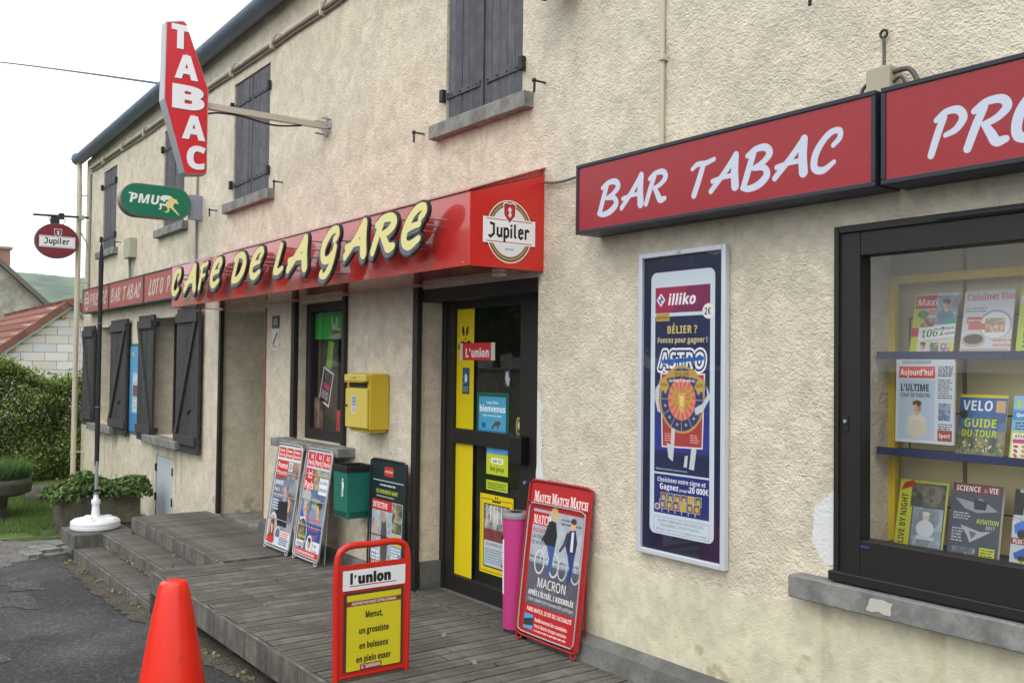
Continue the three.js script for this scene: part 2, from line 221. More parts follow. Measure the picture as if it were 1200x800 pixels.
{ // wooded hill far behind
  const P = [], I = [], C = [], f = fbm([5, 23, 61, 130, 210], 401), nx = 420, nz = 60;
  for (let j = 0; j <= nz; j++) for (let i = 0; i <= nx; i++) { const u = i / nx, v = j / nz, z = -700 + u * 1500, h = 112 * Math.sin(Math.min(1, v * 1.15) * Math.PI / 2) * (0.86 + 0.2 * Math.sin(u * 7 + 1.1) + 0.08 * Math.sin(u * 19)) + 9 * f(u * 1.0, v * 0.35, 0.75) * Math.min(1, v * 4); P.push(-820 - v * 320, h - 2, z + 10 * f(v, u)); const k = Math.max(0.25, 1 + 2.2 * f(u * 0.98 + 0.3, v * 0.4 + 0.2, 0.95)); C.push(0.042 * k, 0.09 * k, 0.026 * k); }
  for (let j = 0; j < nz; j++) for (let i = 0; i < nx; i++) { const a = j * (nx + 1) + i, b = a + 1, c = a + nx + 1, d = c + 1; I.push(a, b, c, b, d, c); }
  const g = new THREE.BufferGeometry(); g.setAttribute('position', new THREE.Float32BufferAttribute(P, 3)); g.setAttribute('color', new THREE.Float32BufferAttribute(C, 3)); g.setIndex(I); g.computeVertexNormals();
  struct('hill', g, new THREE.MeshStandardMaterial({ vertexColors: true, roughness: 1, side: THREE.DoubleSide }));
}

// ================================================================ CAFE BUILDING
const cafe = thing('cafe_building', 'long two storey cafe building rendered in cream with grey shutters', 'building');
const OPEN = [[-5.78, -4.86, 3.375, 4.66], [-10.13, -9.11, 3.375, 4.67], [-12.72, -11.85, 3.375, 4.66], [-16.0, -15.17, 3.375, 4.64],
  [-12.95, -11.85, 0.70, 2.22], [-15.98, -15.0, 0.68, 2.18], [-10.34, -9.1, -0.4, 2.2], [-8.3, -7.34, 0.96, 2.2], [-6.09, -4.67, -0.4, 2.2], [-2.52, -0.55, 0.775, 2.25], [-12.82, -12.08, -0.38, 0.44]];
{
  const s = shapeOf([[-16.9, -0.75], [2.6, -0.75], [2.6, 5.42], [-16.9, 5.065]]);
  for (const [a, b, c, d] of OPEN) s.holes.push(new THREE.Path([[a, c], [b, c], [b, d], [a, d]].map((p) => new THREE.Vector2(...p))));
  const g = ext(s, 0.4); g.translate(0, 0, -0.4); mesh('front_wall', uvm(g), M.stucco, cafe);
  mesh('gable_wall', uvm(ext(shapeOf([[0.0, -0.75], [-8, -0.75], [-8, 5.1], [-4, 7.97], [-0.002, 5.03]].map(([z, y]) => [-z, y])), 0.3).rotateY(Math.PI / 2).translate(-17.2, 0, 0)), M.stucco, cafe);
  mesh('rear_wall', box(-16.9, 2.6, -0.75, 5.1, -8, -7.7), M.stucco, cafe);
  mesh('end_wall', box(2.6, 2.9, -0.75, 5.1, -8, -0.002), M.stucco, cafe);
  mesh('floor', box(-16.9, 2.6, -0.3, -0.02, -7.7, -0.4), M.room, cafe);
  mesh('ceiling', box(-16.9, 2.6, 2.6, 2.85, -7.7, -0.4), M.room, cafe);
  // roof slopes, seen only along the eaves
  const rs = (z0, y0, z1, y1) => uvm(ext(shapeOf([[z0, y0], [z1, y1], [z1, y1 + 0.05], [z0, y0 + 0.05]].map(([z, y]) => [-z, y])), 20.4).rotateY(Math.PI / 2).translate(-17.32, 0, 0));
  mesh('roof', merge([rs(0.06, 5.03, -4, 8.1), rs(-4.002, 8.1, -8.2, 4.95)].map((g) => g.translate(17.3, -5.06, 0).rotateZ(0.0185).translate(-17.3, 5.06, 0))), mat(0x4a3a34, { roughness: 0.9 }), cafe);
}
// smoother repaired render along the foot of the wall
{
  const up = [], r = rng(61); for (let x = -4.62; x < 2.59; x += 0.12) up.push([x, 0.6 + 0.05 * Math.sin(x * 2.3) + 0.05 * (r() - 0.5)]);
  const g = ext(shapeOf([[2.59, 0.12], ...up.reverse(), [-4.62, 0.12]]), 0.004); g.translate(0, 0, 0.0005); mesh('repair_render', uvm(g), M.smooth, cafe, 'smoother cream render along the foot of the wall');
  const w = mat(0xd6d8d8, { roughness: 0.9, bumpMap: stuccoBump, bumpScale: 0.003 });
  const blob = (pts, n, amp, seed) => uvm(ext(shapeOf(wobble(pts, n, amp, seed)), 0.0015).translate(0, 0, 0.002));
  mesh('plaster_patch', blob([[-2.535, 1.12], [-2.535, 0.79], [-2.59, 0.8], [-2.655, 0.88], [-2.64, 1.04]], 11, 0.016, 62), w, cafe, 'fresh white plaster beside the display window frame');
  mesh('plaster_patch', blob([[-4.655, 1.5], [-4.66, 0.62], [-4.6, 0.7], [-4.615, 1.4]], 9, 0.03, 63), w, cafe, 'white plaster strip beside the cafe door');
  // cement skirting
  const pl = (x0, x1, d, h) => uvm(ext(shapeOf([[-0.003, -0.3], [d, -0.3], [d, 0.0], [d * 0.85, h * 0.75], [0.012, h], [-0.003, h]].map(([z, y]) => [-z, y])), x1 - x0).rotateY(Math.PI / 2).translate(x0, 0, 0));
  M.skirt = mat(0xffffff, { map: rep(cemCol, 0.7), bumpMap: plainBump, bumpScale: 0.008, roughness: 0.95 }); M.skirt.color.setRGB(0.62, 0.63, 0.64);
  mesh('skirting', pl(-4.62, 2.6, 0.1, 0.13), M.skirt, cafe); mesh('skirting', pl(-9.08, -8.36, 0.06, 0.12), M.skirt, cafe); mesh('skirting', pl(-8.36, -6.12, 0.05, 0.07), M.skirt, cafe);
  mesh('skirting', box(-6.092, -6.06, -0.02, 0.2, -0.2, -0.01), M.skirt, cafe, 'grey skirting tile inside the door recess');
  // porch recess behind the opening
  mesh('porch_wall', merge([box(-10.6, -10.341, -0.4, 2.5, -1.6, -0.401), box(-9.099, -8.9, -0.4, 2.5, -1.6, -0.401), box(-10.6, -8.9, -0.4, 2.5, -1.8, -1.601)]), M.smooth, cafe, 'deep recessed porch with plain cream walls');
  mesh('porch_ceiling', box(-10.34, -9.1, 2.35, 2.45, -1.6, -0.401), M.smooth, cafe);
  mesh('porch_floor', box(-10.34, -9.1, -0.3, -0.012, -1.6, -0.02), M.cement, cafe);
  // brown roller rails
  for (const [x, w, z0, z1, y0, y1] of [[-10.36, 0.06, 0.004, 0.05, 0.002, 2.22], [-6.13, 0.07, 0.004, 0.05, 0.002, 2.22], [-8.375, 0.075, 0.002, 0.05, 0.965, 2.22], [-7.335, 0.05, 0.002, 0.04, 0.965, 2.22]]) mesh('shutter_rail', rbox(x, x + w, y0, y1, z0, z1, 0.006), M.darkRail, cafe);
  mesh('jamb_trim', box(-9.1, -9.085, 0, 2.2, 0.002, 0.012), mat(0x9a5a3c), cafe, 'thin rust coloured edge strip of the porch');
  mesh('lintel_box', rbox(-6.06, -4.668, 2.11, 2.2, -0.14, 0.008, 0.006), M.dark, cafe);
  // sills
  const sl = (x0, x1, y0, y1, z) => rbox(x0, x1, y0, y1, -0.02, z, 0.008);
  for (const [a, b] of [[-5.9, -4.74], [-10.27, -8.95], [-12.9, -11.66], [-16.18, -15.02]]) mesh('window_sill', sl(a, b, 3.27, 3.374, 0.075), M.sill, cafe);
  mesh('window_sill', sl(-13.02, -11.55, 0.6, 0.7, 0.14), M.sill, cafe); mesh('window_sill', sl(-16.2, -14.75, 0.585, 0.68, 0.14), M.sill, cafe);
  mesh('window_sill', sl(-8.55, -7.12, 0.88, 0.955, 0.16), M.sill, cafe); mesh('window_sill', sl(-2.72, -0.4, 0.635, 0.735, 0.085), M.sill, cafe, 'grey stone sill with a chipped pale spot');
  mesh('chip', uvm(ext(shapeOf(wobble([[-2.33, 0.66], [-2.22, 0.655], [-2.2, 0.705], [-2.31, 0.715]], 4, 0.014, 64)), 0.002).translate(0, 0, 0.0845)), mat(0xb9b6ab, { roughness: 1, bumpMap: plainBump, bumpScale: 0.004 }), cafe);
}
// shutters ---------------------------------------------------------
function plank(x0, x1, y0, y1, z0, z1) { return rbox(x0, x1, y0, y1, z0, z1, 0.003); }
function closedPair(i, what) {
  const [a, b, c, d] = OPEN[i], o = thing('shutter_pair', what, 'shutters', [0, 0, 0], 0, undefined), mid = (a + b) / 2, r = rng(90 + i);
  mesh('backing', box(a + 0.01, b - 0.01, c + 0.005, d - 0.01, -0.09, -0.07), M.black, o);
  for (const [p, q] of [[a + 0.012, mid - 0.008], [mid + 0.008, b - 0.012]]) {
    const n = 5, w = (q - p) / n;
    for (let k = 0; k < n; k++) mesh('plank', plank(p + k * w + 0.002, p + (k + 1) * w - 0.002, c + 0.008, d - 0.012, -0.045 - r() * 0.004, -0.015 + r() * 0.003), M.shutters[Math.floor(r() * 3)], o);
    for (const y of [c + 0.2, d - 0.24]) { const s = mesh('strap_hinge', rbox(p === a + 0.012 ? p - 0.01 : p + 0.03, p === a + 0.012 ? q - 0.03 : q + 0.01, y - 0.022, y + 0.022, -0.012, -0.003, 0.003), M.shutters[2], o); for (let k = 0; k < 4; k++) mesh('bolt', clean(new THREE.SphereGeometry(0.008, 8, 5).translate(p + (q - p) * (0.12 + k * 0.25), y, -0.003)), M.iron, s); }
  }
  for (const y of [c + 0.2, d - 0.24]) for (const x of [a - 0.03, b]) mesh('hinge_pin', rbox(x - 0.005, x + 0.04, y - 0.045, y + 0.045, 0.003, 0.04, 0.006), M.iron, o);
}
closedPair(0, 'closed grey plank shutters above the red canopy, beside the long grey sill over the door');
closedPair(1, 'closed grey plank shutters crossed by the bracket of the tall red sign');
closedPair(2, 'closed grey plank shutters half hidden behind the green oval sign');
closedPair(3, 'closed grey plank shutters by the drainpipe corner of the building');
const stayG = merge([rod([0, 0, 0], [0, 0, 0.09], 0.007), tube([[0, 0, 0.085], [0.005, -0.02, 0.09], [0, -0.075, 0.088]], 0.008), new THREE.SphereGeometry(0.016, 8, 6).translate(0, 0, 0.088)]);
for (const [x, y, l] of [[-6.08, 3.36, 'small iron shutter stay by the near grey sill, canopy side'], [-4.62, 3.40, 'small iron shutter stay beside the floodlight and sill end'], [-10.62, 3.36, 'small iron shutter stay near the green sign bracket'], [-8.75, 3.40, 'small iron shutter stay under the red sign bracket'], [-14.85, 3.42, 'small iron shutter stay above the grey switch box'], [-2.61, 3.33, 'small iron shutter stay above the red lettered sign box']]) { const o = single('shutter_stay', stayG, M.iron, l, 'shutter stay'); o.position.set(x, y, 0); }

function openLeaf(x0, x1, y0, y1, flip, what) {
  const o = thing('open_shutter', what, 'shutter'), n = 6, w = (x1 - x0) / n, r = rng(Math.round(x0 * -100));
  for (let k = 0; k < n; k++) mesh('plank', plank(x0 + k * w + 0.002, x0 + (k + 1) * w - 0.002, y0 + r() * 0.006, y1 - r() * 0.006, 0.045, 0.075 + r() * 0.002), M.oldShutters[Math.floor(r() * 3)], o);
  const bm = M.oldShutters[1], bt = [y1 - 0.18, y1 - 0.07], bb = [y0 + 0.1, y0 + 0.21];
  mesh('batten', plank(x0 + 0.02, x1 - 0.02, bt[0], bt[1], 0.078, 0.105), bm, o); mesh('batten', plank(x0 + 0.02, x1 - 0.02, bb[0], bb[1], 0.078, 0.105), bm, o);
  const xa = flip ? x1 - 0.12 : x0 + 0.04, xb = flip ? x0 + 0.04 : x1 - 0.12, ww = 0.08;
  mesh('diagonal_brace', uvm(ext(shapeOf([[xa, bb[1] + 0.002], [xa + ww, bb[1] + 0.002], [xb + ww, bt[0] - 0.002], [xb, bt[0] - 0.002]]), 0.024, 0.003).translate(0, 0, 0.079)), bm, o);
  const hx = flip ? x1 : x0; for (const y of [y0 + 0.16, y1 - 0.12]) mesh('hinge', rbox(hx - 0.03, hx + 0.03, y - 0.03, y + 0.03, 0.0, 0.06, 0.006), M.iron, o);
  mesh('latch', merge([rbox((x0 + x1) / 2 + 0.1, (x0 + x1) / 2 + 0.2, 1.08, 1.1, 0.08, 0.1, 0.004), rbox((x0 + x1) / 2 + 0.11, (x0 + x1) / 2 + 0.125, 1.03, 1.08, 0.08, 0.1, 0.004)]), M.iron, o);
}
openLeaf(-16.86, -16.1, 0.62, 2.22, true, 'open dark shutter beside the downpipe at the corner');
openLeaf(-15.02, -14.1, 0.6, 2.26, false, 'open dark shutter beside the narrow blue poster, corner window side');
openLeaf(-13.5, -12.78, 0.6, 2.27, true, 'open dark shutter overlapping the other edge of the blue poster');
openLeaf(-11.78, -10.95, 0.58, 2.3, false, 'open dark shutter next to the canopy end and porch');

// recessed ground floor windows behind the open shutters
function darkWindow(x0, x1, y0, y1, what) {
  const o = thing('casement_window', what, 'window'), t = 0.06, mid = (x0 + x1) / 2;
  mesh('frame', merge([box(x0, x0 + t, y0, y1, -0.3, -0.24), box(x1 - t, x1, y0, y1, -0.3, -0.24), box(x0 + t, x1 - t, y1 - t, y1, -0.3, -0.24), box(x0 + t, x1 - t, y0, y0 + t, -0.3, -0.24), box(mid - 0.04, mid + 0.04, y0 + t, y1 - t, -0.298, -0.238)]), M.dark, o);
  for (const [a, b] of [[x0 + t, mid - 0.04], [mid + 0.04, x1 - t]]) mesh('pane', plane(b - a, y1 - y0 - 2 * t).translate((a + b) / 2, (y0 + y1) / 2, -0.27), M.glass, o);
}
darkWindow(-12.949, -11.851, 0.701, 2.219, 'dark framed window between the shutters by the canopy');
darkWindow(-15.979, -15.001, 0.681, 2.179, 'dark framed window between the shutters by the corner');
{ // cellar hatch
  const o = thing('cellar_hatch', 'small pale double hatch low in the wall beside the deck', 'hatch'), m = mat(0xb9c3cb, { roughness: 0.6, bumpMap: plainBump, bumpScale: 0.001 });
  mesh('backing', box(-12.81, -12.09, -0.37, 0.43, -0.08, -0.06), M.black, o);
  for (const [a, b] of [[-12.805, -12.455], [-12.445, -12.095]]) mesh('door_leaf', rbox(a, b, -0.37, 0.43, -0.04, -0.012, 0.004), m, o);
  for (const x of [-12.83, -12.105]) for (const y of [0.28, -0.1]) mesh('hinge', rbox(x, x + 0.03, y - 0.05, y + 0.05, -0.011, 0.012, 0.004), M.iron, o);
}
// gutter, downpipe, conduits
{
  const g = thing('roof_gutter', 'half round blue grey gutter along the eaves', 'gutter'), s = new THREE.Shape(); s.absarc(0, 0, 0.105, Math.PI, 0, false); s.absarc(0, 0, 0.095, 0, Math.PI, true);
  mesh('trough', clean(new THREE.ExtrudeGeometry(s, { depth: 20, bevelEnabled: false, curveSegments: 14 })).rotateY(Math.PI / 2).translate(0, 0, 0.13), M.zinc, g);
  mesh('end_cap', clean(new THREE.CylinderGeometry(0.105, 0.105, 0.01, 20, 1, false, 0, Math.PI).rotateZ(Math.PI / 2).rotateX(Math.PI / 2)).translate(-0.005, 0, 0.13), M.zinc, g);
  for (let x = -15.6; x < 2.4; x += 1.7) mesh('joint_band', clean(new THREE.CylinderGeometry(0.109, 0.109, 0.03, 16, 1, true, Math.PI, Math.PI).rotateZ(Math.PI / 2).rotateX(0)).translate(x + 17.3, 0, 0.13), M.zinc, g); g.position.set(-17.3, 5.06, 0); g.rotation.z = 0.0185;
  const d = thing('downpipe', 'beige plastic downpipe running down the building corner', 'pipe');
  mesh('pipe', tube([[-17.18, 4.96, 0.13], [-17.16, 4.86, 0.13], [-17.02, 4.68, 0.16], [-16.98, 4.55, 0.16], [-16.98, 2.5, 0.16], [-16.98, -0.4, 0.16]], 0.042, 12, false, 60), M.pvc, d);
  for (const y of [4.4, 2.95, 1.4, 0.15]) mesh('collar', merge([new THREE.CylinderGeometry(0.047, 0.047, 0.05, 14).translate(-16.98, y, 0.16), rod([-16.98, y, 0.16], [-16.93, y, -0.01], 0.01)]), M.pvc, d);
  const cable = thing('cable_duct', 'beige cable conduit with loose cables under the eaves', 'conduit');
  mesh('duct', rod([-16.85, 4.84, 0.03], [2.5, 4.82, 0.03], 0.024, 10), M.pvc, cable);
  const pts = [], r = rng(71); for (let x = -16.8; x <= 2.4; x += 0.6) pts.push([x, 4.775 + (r() - 0.5) * 0.03, 0.02]); mesh('loose_cable', tube(pts, 0.011, 6, false, 120), mat(0x77756e), cable);
  for (let x = -15.9; x < 2; x += 1.15) { mesh('clip', merge([rbox(x, x + 0.03, 4.76, 4.875, 0.0, 0.062, 0.006), tube([[x + 0.02, 4.80, 0.05], [x + 0.18, 4.86, 0.06], [x + 0.36, 4.805, 0.05]], 0.007, 5)]), M.pvc, cable); }
  const v = single('wall_conduit', merge([rod([-3.59, 2.775, 0.018], [-3.59, 4.8, 0.018], 0.014, 8), rbox(-3.6, -3.565, 3.27, 3.3, 0, 0.04, 0.004)]), M.pvc, 'thin vertical conduit above the red sign box', 'conduit');
  single('wall_conduit', rod([-11.29, 2.6, 0.018], [-11.29, 4.78, 0.018], 0.014, 8), mat(0x8b8a84), 'thin grey conduit running down past the green sign bracket', 'conduit');
  single('corner_cable', merge([rod([-16.82, 2.85, 0.02], [-16.82, 4.75, 0.02], 0.018, 6), tube([[-16.88, 4.0, 0.2], [-16.86, 3.75, 0.14], [-16.84, 3.6, 0.06], [-16.82, 3.4, 0.03]], 0.01, 6)]), mat(0x8f8d86), 'grey cable down the corner beside the downpipe', 'cable');
  const j = thing('junction_box', 'beige junction box with looping cables above the sign joint', 'junction box');
  mesh('housing', rbox(-2.33, -2.22, 2.775, 2.9, 0, 0.09, 0.008), mat(0xa9a48e, { roughness: 0.6 }), j); for (const g of [tube([[-2.29, 3.04, 0.02], [-2.285, 2.98, 0.025], [-2.275, 2.9, 0.04]], 0.007, 6), tube([[-2.33, 2.86, 0.05], [-2.37, 2.83, 0.05], [-2.38, 2.775, 0.05]], 0.008, 6), tube([[-2.22, 2.87, 0.06], [-2.15, 2.865, 0.06], [-2.1, 2.78, 0.06]], 0.011, 6), tube([[-2.22, 2.83, 0.06], [-2.18, 2.84, 0.07], [-2.17, 2.8, 0.06], [-2.21, 2.79, 0.06]], 0.007, 6)]) mesh('cable', g, mat(0x57554e), j); mesh('eyelet', clean(new THREE.TorusGeometry(0.016, 0.006, 6, 12).translate(-2.29, 3.055, 0.02)), M.iron, j);
  const k = thing('switch_box', 'small grey switch box and cable above the faded sign', 'switch box'); mesh('housing', rbox(-14.3, -13.98, 3.12, 3.4, 0, 0.1, 0.008), mat(0xa7a894), k); mesh('cable', tube([[-14.15, 3.12, 0.05], [-14.16, 2.98, 0.04], [-14.1, 2.82, 0.05]], 0.02, 6), mat(0x6f6d66), k); mesh('lever', rod([-14.34, 3.28, 0.05], [-14.28, 3.28, 0.05], 0.014), M.galv, k);
  single('service_cable', tube([[-4.6, 2.775, 0.02], [-4.45, 2.755, 0.025], [-4.12, 2.765, 0.03]], 0.009, 6), mat(0x6b6a66), 'short cable between the canopy and the red sign box', 'cable');
  const fl = thing('floodlight', 'small yellow and black floodlight bracketed high on the wall', 'floodlight'); mesh('housing', rbox(-4.5, -4.24, 3.84, 4.06, 0.1, 0.24, 0.02, 2), mat(0x2b2a26), fl); mesh('lens_rim', rbox(-4.52, -4.36, 3.83, 3.9, 0.235, 0.26, 0.01), mat(0xc9a21c), fl); mesh('bracket', rod([-4.37, 3.95, 0.1], [-4.37, 3.95, -0.01], 0.015), M.iron, fl);
  single('overhead_cable', tube([[-11.56, 4.97, -0.1], [-12.55, 5.23, 0.25], [-16.1, 6.2, 0.41], [-21.29, 7.59, 0.8], [-32.38, 10.41, 2.57]], 0.014, 6, false, 40), mat(0x55606e), 'overhead cable stretching from the eaves into the white sky', 'cable');
}

// ================================================================ DECK AND STEPS
const deckMats = [1, 0.9, 1.06, 0.82].map((k) => { const m = mat(0xffffff, { map: wood, bumpMap: woodBump, bumpScale: 0.003, roughness: 0.85 }); m.color.setRGB(k, k, k * 0.99); return m; });
const ribGeo = {};
function deckBoard(w, len) { const key = w.toFixed(3) + len.toFixed(2); if (ribGeo[key]) return ribGeo[key]; // ribbed board, long side along z
  const pr = [[-w / 2, -0.025], [w / 2, -0.025], [w / 2, -0.002]]; const n = 6; for (let i = n - 1; i >= 0; i--) { const a = -w / 2 + (i + 0.85) * w / n, b = -w / 2 + (i + 0.3) * w / n, c = -w / 2 + (i + 0.15) * w / n; pr.push([a, 0], [b, 0], [c, -0.0025]); } pr.push([-w / 2, -0.002]);
  return (ribGeo[key] = uvm(ext(shapeOf(pr), len).translate(0, 0, -len / 2))); }
const deck = thing('timber_deck', 'weathered grey timber deck with steps in front of the cafe', 'deck');
{
  const r = rng(111), P = 0.115; let cnt = 0;
  const run = (x0, x1, z0, z1, y, parent, split) => { for (let x = x0; x + P <= x1 + 0.001; x += P) { const cuts = split && r() < 0.45 ? [z0, z0 + (z1 - z0) * (0.3 + 0.5 * r()), z1] : [z0, z1]; for (let k = 0; k < cuts.length - 1; k++) { const a = cuts[k] + (k ? 0.004 : 0), b = cuts[k + 1]; const o = mesh('plank', deckBoard(P - 0.013, Math.round((b - a) * 50) / 50), deckMats[Math.floor(r() * 4)], parent); o.position.set(x + P / 2, y - r() * 0.0025, (a + b) / 2); o.rotation.y = (r() - 0.5) * 0.003; cnt++; } } };
  run(-7.75, 0.6, 0.105, 1.415, 0, deck, true); run(-10.6, -7.76, 0.06, 0.84, 0, deck, false);
  run(-10.6, -7.76, 0.845, 1.13, -0.145, deck, false); run(-10.6, -7.76, 1.135, 1.4, -0.28, deck, false); run(-11.21, -10.61, 0.845, 1.4, -0.145, deck, false);
  run(-6.05, -4.68, -0.17, 0.1, -0.002, deck, false);
  run(-7.75, -4.66, 0.052, 0.1, 0, deck, false);
  const rb = mat(0xffffff, { map: rep(wood, 1.1), bumpMap: woodBump, bumpScale: 0.002, roughness: 0.85 }); rb.color.setRGB(0.98, 0.98, 0.97);
  const riser = (x0, x1, y0, y1, z) => { for (let x = x0; x < x1 - 0.05; x += 2.05) mesh('riser_board', rbox(x, Math.min(x + 2.044, x1), y0, y1, z, z + 0.025, 0.004), rb, deck); };
  riser(-7.76, 0.6, -0.17, -0.004, 1.418); riser(-10.6, -7.762, -0.142, -0.004, 0.842); riser(-10.6, -7.762, -0.277, -0.149, 1.132); riser(-10.6, -7.762, -0.44, -0.284, 1.402);
  mesh('side_board', rbox(-10.625, -10.6, -0.44, -0.004, 0.06, 0.84, 0.004), rb, deck); mesh('side_board', rbox(-7.785, -7.76, -0.43, -0.004, 0.87, 1.443, 0.004), rb, deck);
  mesh('side_board', rbox(-10.608, -10.583, -0.279, -0.149, 1.16, 1.402, 0.004), rb, deck); mesh('side_board', rbox(-11.235, -11.21, -0.3, -0.149, 0.845, 1.43, 0.004), rb, deck); mesh('side_board', rbox(-11.21, -10.6, -0.3, -0.149, 1.405, 1.43, 0.004), rb, deck);
  const jm = mat(0x3a3936, { roughness: 1 });
  for (let x = -11.1; x < 0.6; x += 1.2) mesh('support_post', box(x, x + 0.1, gy(x) - 0.1, -0.45 > gy(x) ? -0.3 : -0.03 - (x < -10.5 ? 0.15 : x < -7.8 ? 0.28 : 0), 1.24, 1.34), jm, deck);
  mesh('support_sheet', box(-10.55, 0.6, -0.46, -0.3, 0.06, 0.3), jm, deck);
}

// ================================================================ PRINT HELPERS
function txt(g, s, x, y, size, color, o = {}) {
  g.save(); g.translate(x, y); if (o.rot) g.rotate(o.rot); g.transform(o.sx ?? 1, 0, -(o.skew ?? 0) * (o.sx ?? 1), 1, 0, 0);
  g.font = (o.bold === false ? '' : 'bold ') + size + 'px ' + (o.font ?? 'sans-serif'); g.textAlign = o.align ?? 'left'; g.textBaseline = 'alphabetic';
  if (o.stroke) { g.lineJoin = 'round'; g.lineWidth = o.lw ?? size * 0.12; g.strokeStyle = o.stroke; g.strokeText(s, 0, 0); }
  g.fillStyle = color; g.fillText(s, 0, 0); if (o.heavy) { g.lineJoin = 'round'; g.lineWidth = o.heavy; g.strokeStyle = color; g.strokeText(s, 0, 0); } g.restore();
}
function rect(g, x, y, w, h, c) { g.fillStyle = c; g.fillRect(x, y, w, h); }
function rrect(g, x, y, w, h, r, c) { g.fillStyle = c; g.beginPath(); g.roundRect(x, y, w, h, r); g.fill(); }
function poly(g, pts, c) { g.fillStyle = c; g.beginPath(); pts.forEach(([x, y], i) => (i ? g.lineTo(x, y) : g.moveTo(x, y))); g.closePath(); g.fill(); }
function blob(g, x, y, rx, ry, c, rot = 0) { g.fillStyle = c; g.beginPath(); g.ellipse(x, y, rx, ry, rot, 0, 7); g.fill(); }
function photo(g, x, y, w, h, cols, seed, n = 60) { g.save(); g.beginPath(); g.rect(x, y, w, h); g.clip(); rect(g, x, y, w, h, cols[0]); const r = rng(seed); g.filter = 'blur(2px)'; n *= 2; for (let i = 0; i < n; i++) { g.globalAlpha = 0.35 + 0.5 * r(); const s = (0.04 + 0.2 * r() * r()) * Math.min(w, h) * 1.6; blob(g, x + r() * w, y + r() * h, s, s * (0.4 + r()), cols[Math.floor(r() * cols.length)], r() * 3); } g.filter = 'none'; for (let i = 0; i < w * h / 14; i++) { g.globalAlpha = 0.1; rect(g, x + r() * w, y + r() * h, 2, 2, r() < 0.5 ? '#000' : '#fff'); } g.restore(); }
function head(g, x, y, s, skin, hair, o = {}) { // a plain printed portrait
  g.save(); if (o.clip) { g.beginPath(); g.rect(...o.clip); g.clip(); }
  g.filter = `blur(${Math.max(0.6, s * 0.05)}px)`; if (o.cloth) { blob(g, x, y + s * 2.15, s * 1.5, s * 1.15, o.cloth); }
  if (o.long) blob(g, x, y + s * 0.35, s * 0.98, s * 1.35, hair);
  blob(g, x, y + s * 0.95, s * 0.34, s * 0.5, skin); blob(g, x, y, s * 0.7, s * 0.92, skin);
  blob(g, x, y - s * 0.62, s * 0.78, s * 0.46, hair); if (o.hat) { blob(g, x, y - s * 0.55, s * 1.35, s * 0.24, o.hat, -0.15); rrect(g, x - s * 0.7, y - s * 1.35, s * 1.4, s * 0.85, s * 0.3, o.hat); }
  blob(g, x - s * 0.28, y - s * 0.08, s * 0.1, s * 0.06, '#2a1c16'); blob(g, x + s * 0.28, y - s * 0.08, s * 0.1, s * 0.06, '#2a1c16'); rect(g, x - s * 0.25, y + s * 0.42, s * 0.5, s * 0.09, '#9c4038');
  g.globalAlpha = 0.35; blob(g, x + s * 0.45, y + s * 0.1, s * 0.24, s * 0.75, '#5a3020'); g.globalAlpha = 0.5; blob(g, x - s * 0.25, y - s * 0.25, s * 0.25, s * 0.3, '#fff0e0'); g.globalAlpha = 1; g.fillStyle = 'rgba(90,50,35,0.5)'; g.fillRect(x - s * 0.06, y, s * 0.12, s * 0.25); g.restore();
}
function lines(g, x, y, w, n, dy, c, hgt = 0.5, seed = 3) { const r = rng(seed); g.fillStyle = c; for (let i = 0; i < n; i++) { let xx = x; while (xx < x + w * (0.75 + 0.25 * r())) { const ww = dy * (0.5 + 1.6 * r()); g.fillRect(xx, y + i * dy, Math.min(ww, x + w - xx), dy * hgt); xx += ww + dy * 0.35; } } }
const printMat = (t, rough = 0.5) => mat(0xffffff, { map: t, roughness: rough });

// angular beer lettering drawn as strokes; unit height 1 for capitals
function brewText(g, x, y, h, c) {
  g.save(); g.translate(x, y); g.scale(h, -h); g.strokeStyle = g.fillStyle = c; g.lineWidth = 0.185; g.lineCap = 'butt'; g.lineJoin = 'miter';
  const S = (dx, ...ls) => { for (const l of ls) { g.beginPath(); l.forEach(([a, b], i) => (i ? g.lineTo(a + dx, b) : g.moveTo(a + dx, b))); g.stroke(); } };
  S(0, [[0.05, 0.98], [0.42, 0.9], [0.42, 0.22], [0.12, -0.02], [-0.06, 0.1]]);
  S(0.66, [[0.1, 0.72], [0.1, 0.18], [0.24, 0.06], [0.44, 0.2]], [[0.46, 0.72], [0.46, 0.0]]);
  S(1.3, [[0.1, 0.74], [0.1, -0.34]], [[0.1, 0.6], [0.34, 0.68], [0.46, 0.56], [0.46, 0.16], [0.3, 0.05], [0.1, 0.14]]);
  S(1.94, [[0.1, 0.72], [0.1, 0.0]]); g.fillRect(1.95, 0.82, 0.2, 0.17);
  S(2.28, [[0.1, 1.04], [0.1, 0.14], [0.24, 0.04]]);
  S(2.66, [[0.12, 0.38], [0.46, 0.46], [0.44, 0.62], [0.3, 0.7], [0.12, 0.58], [0.12, 0.16], [0.28, 0.04], [0.5, 0.16]]);
  S(3.3, [[0.1, 0.74], [0.1, 0.0]], [[0.1, 0.52], [0.3, 0.7], [0.44, 0.58]]);
  g.restore();
} // total width about 3.75
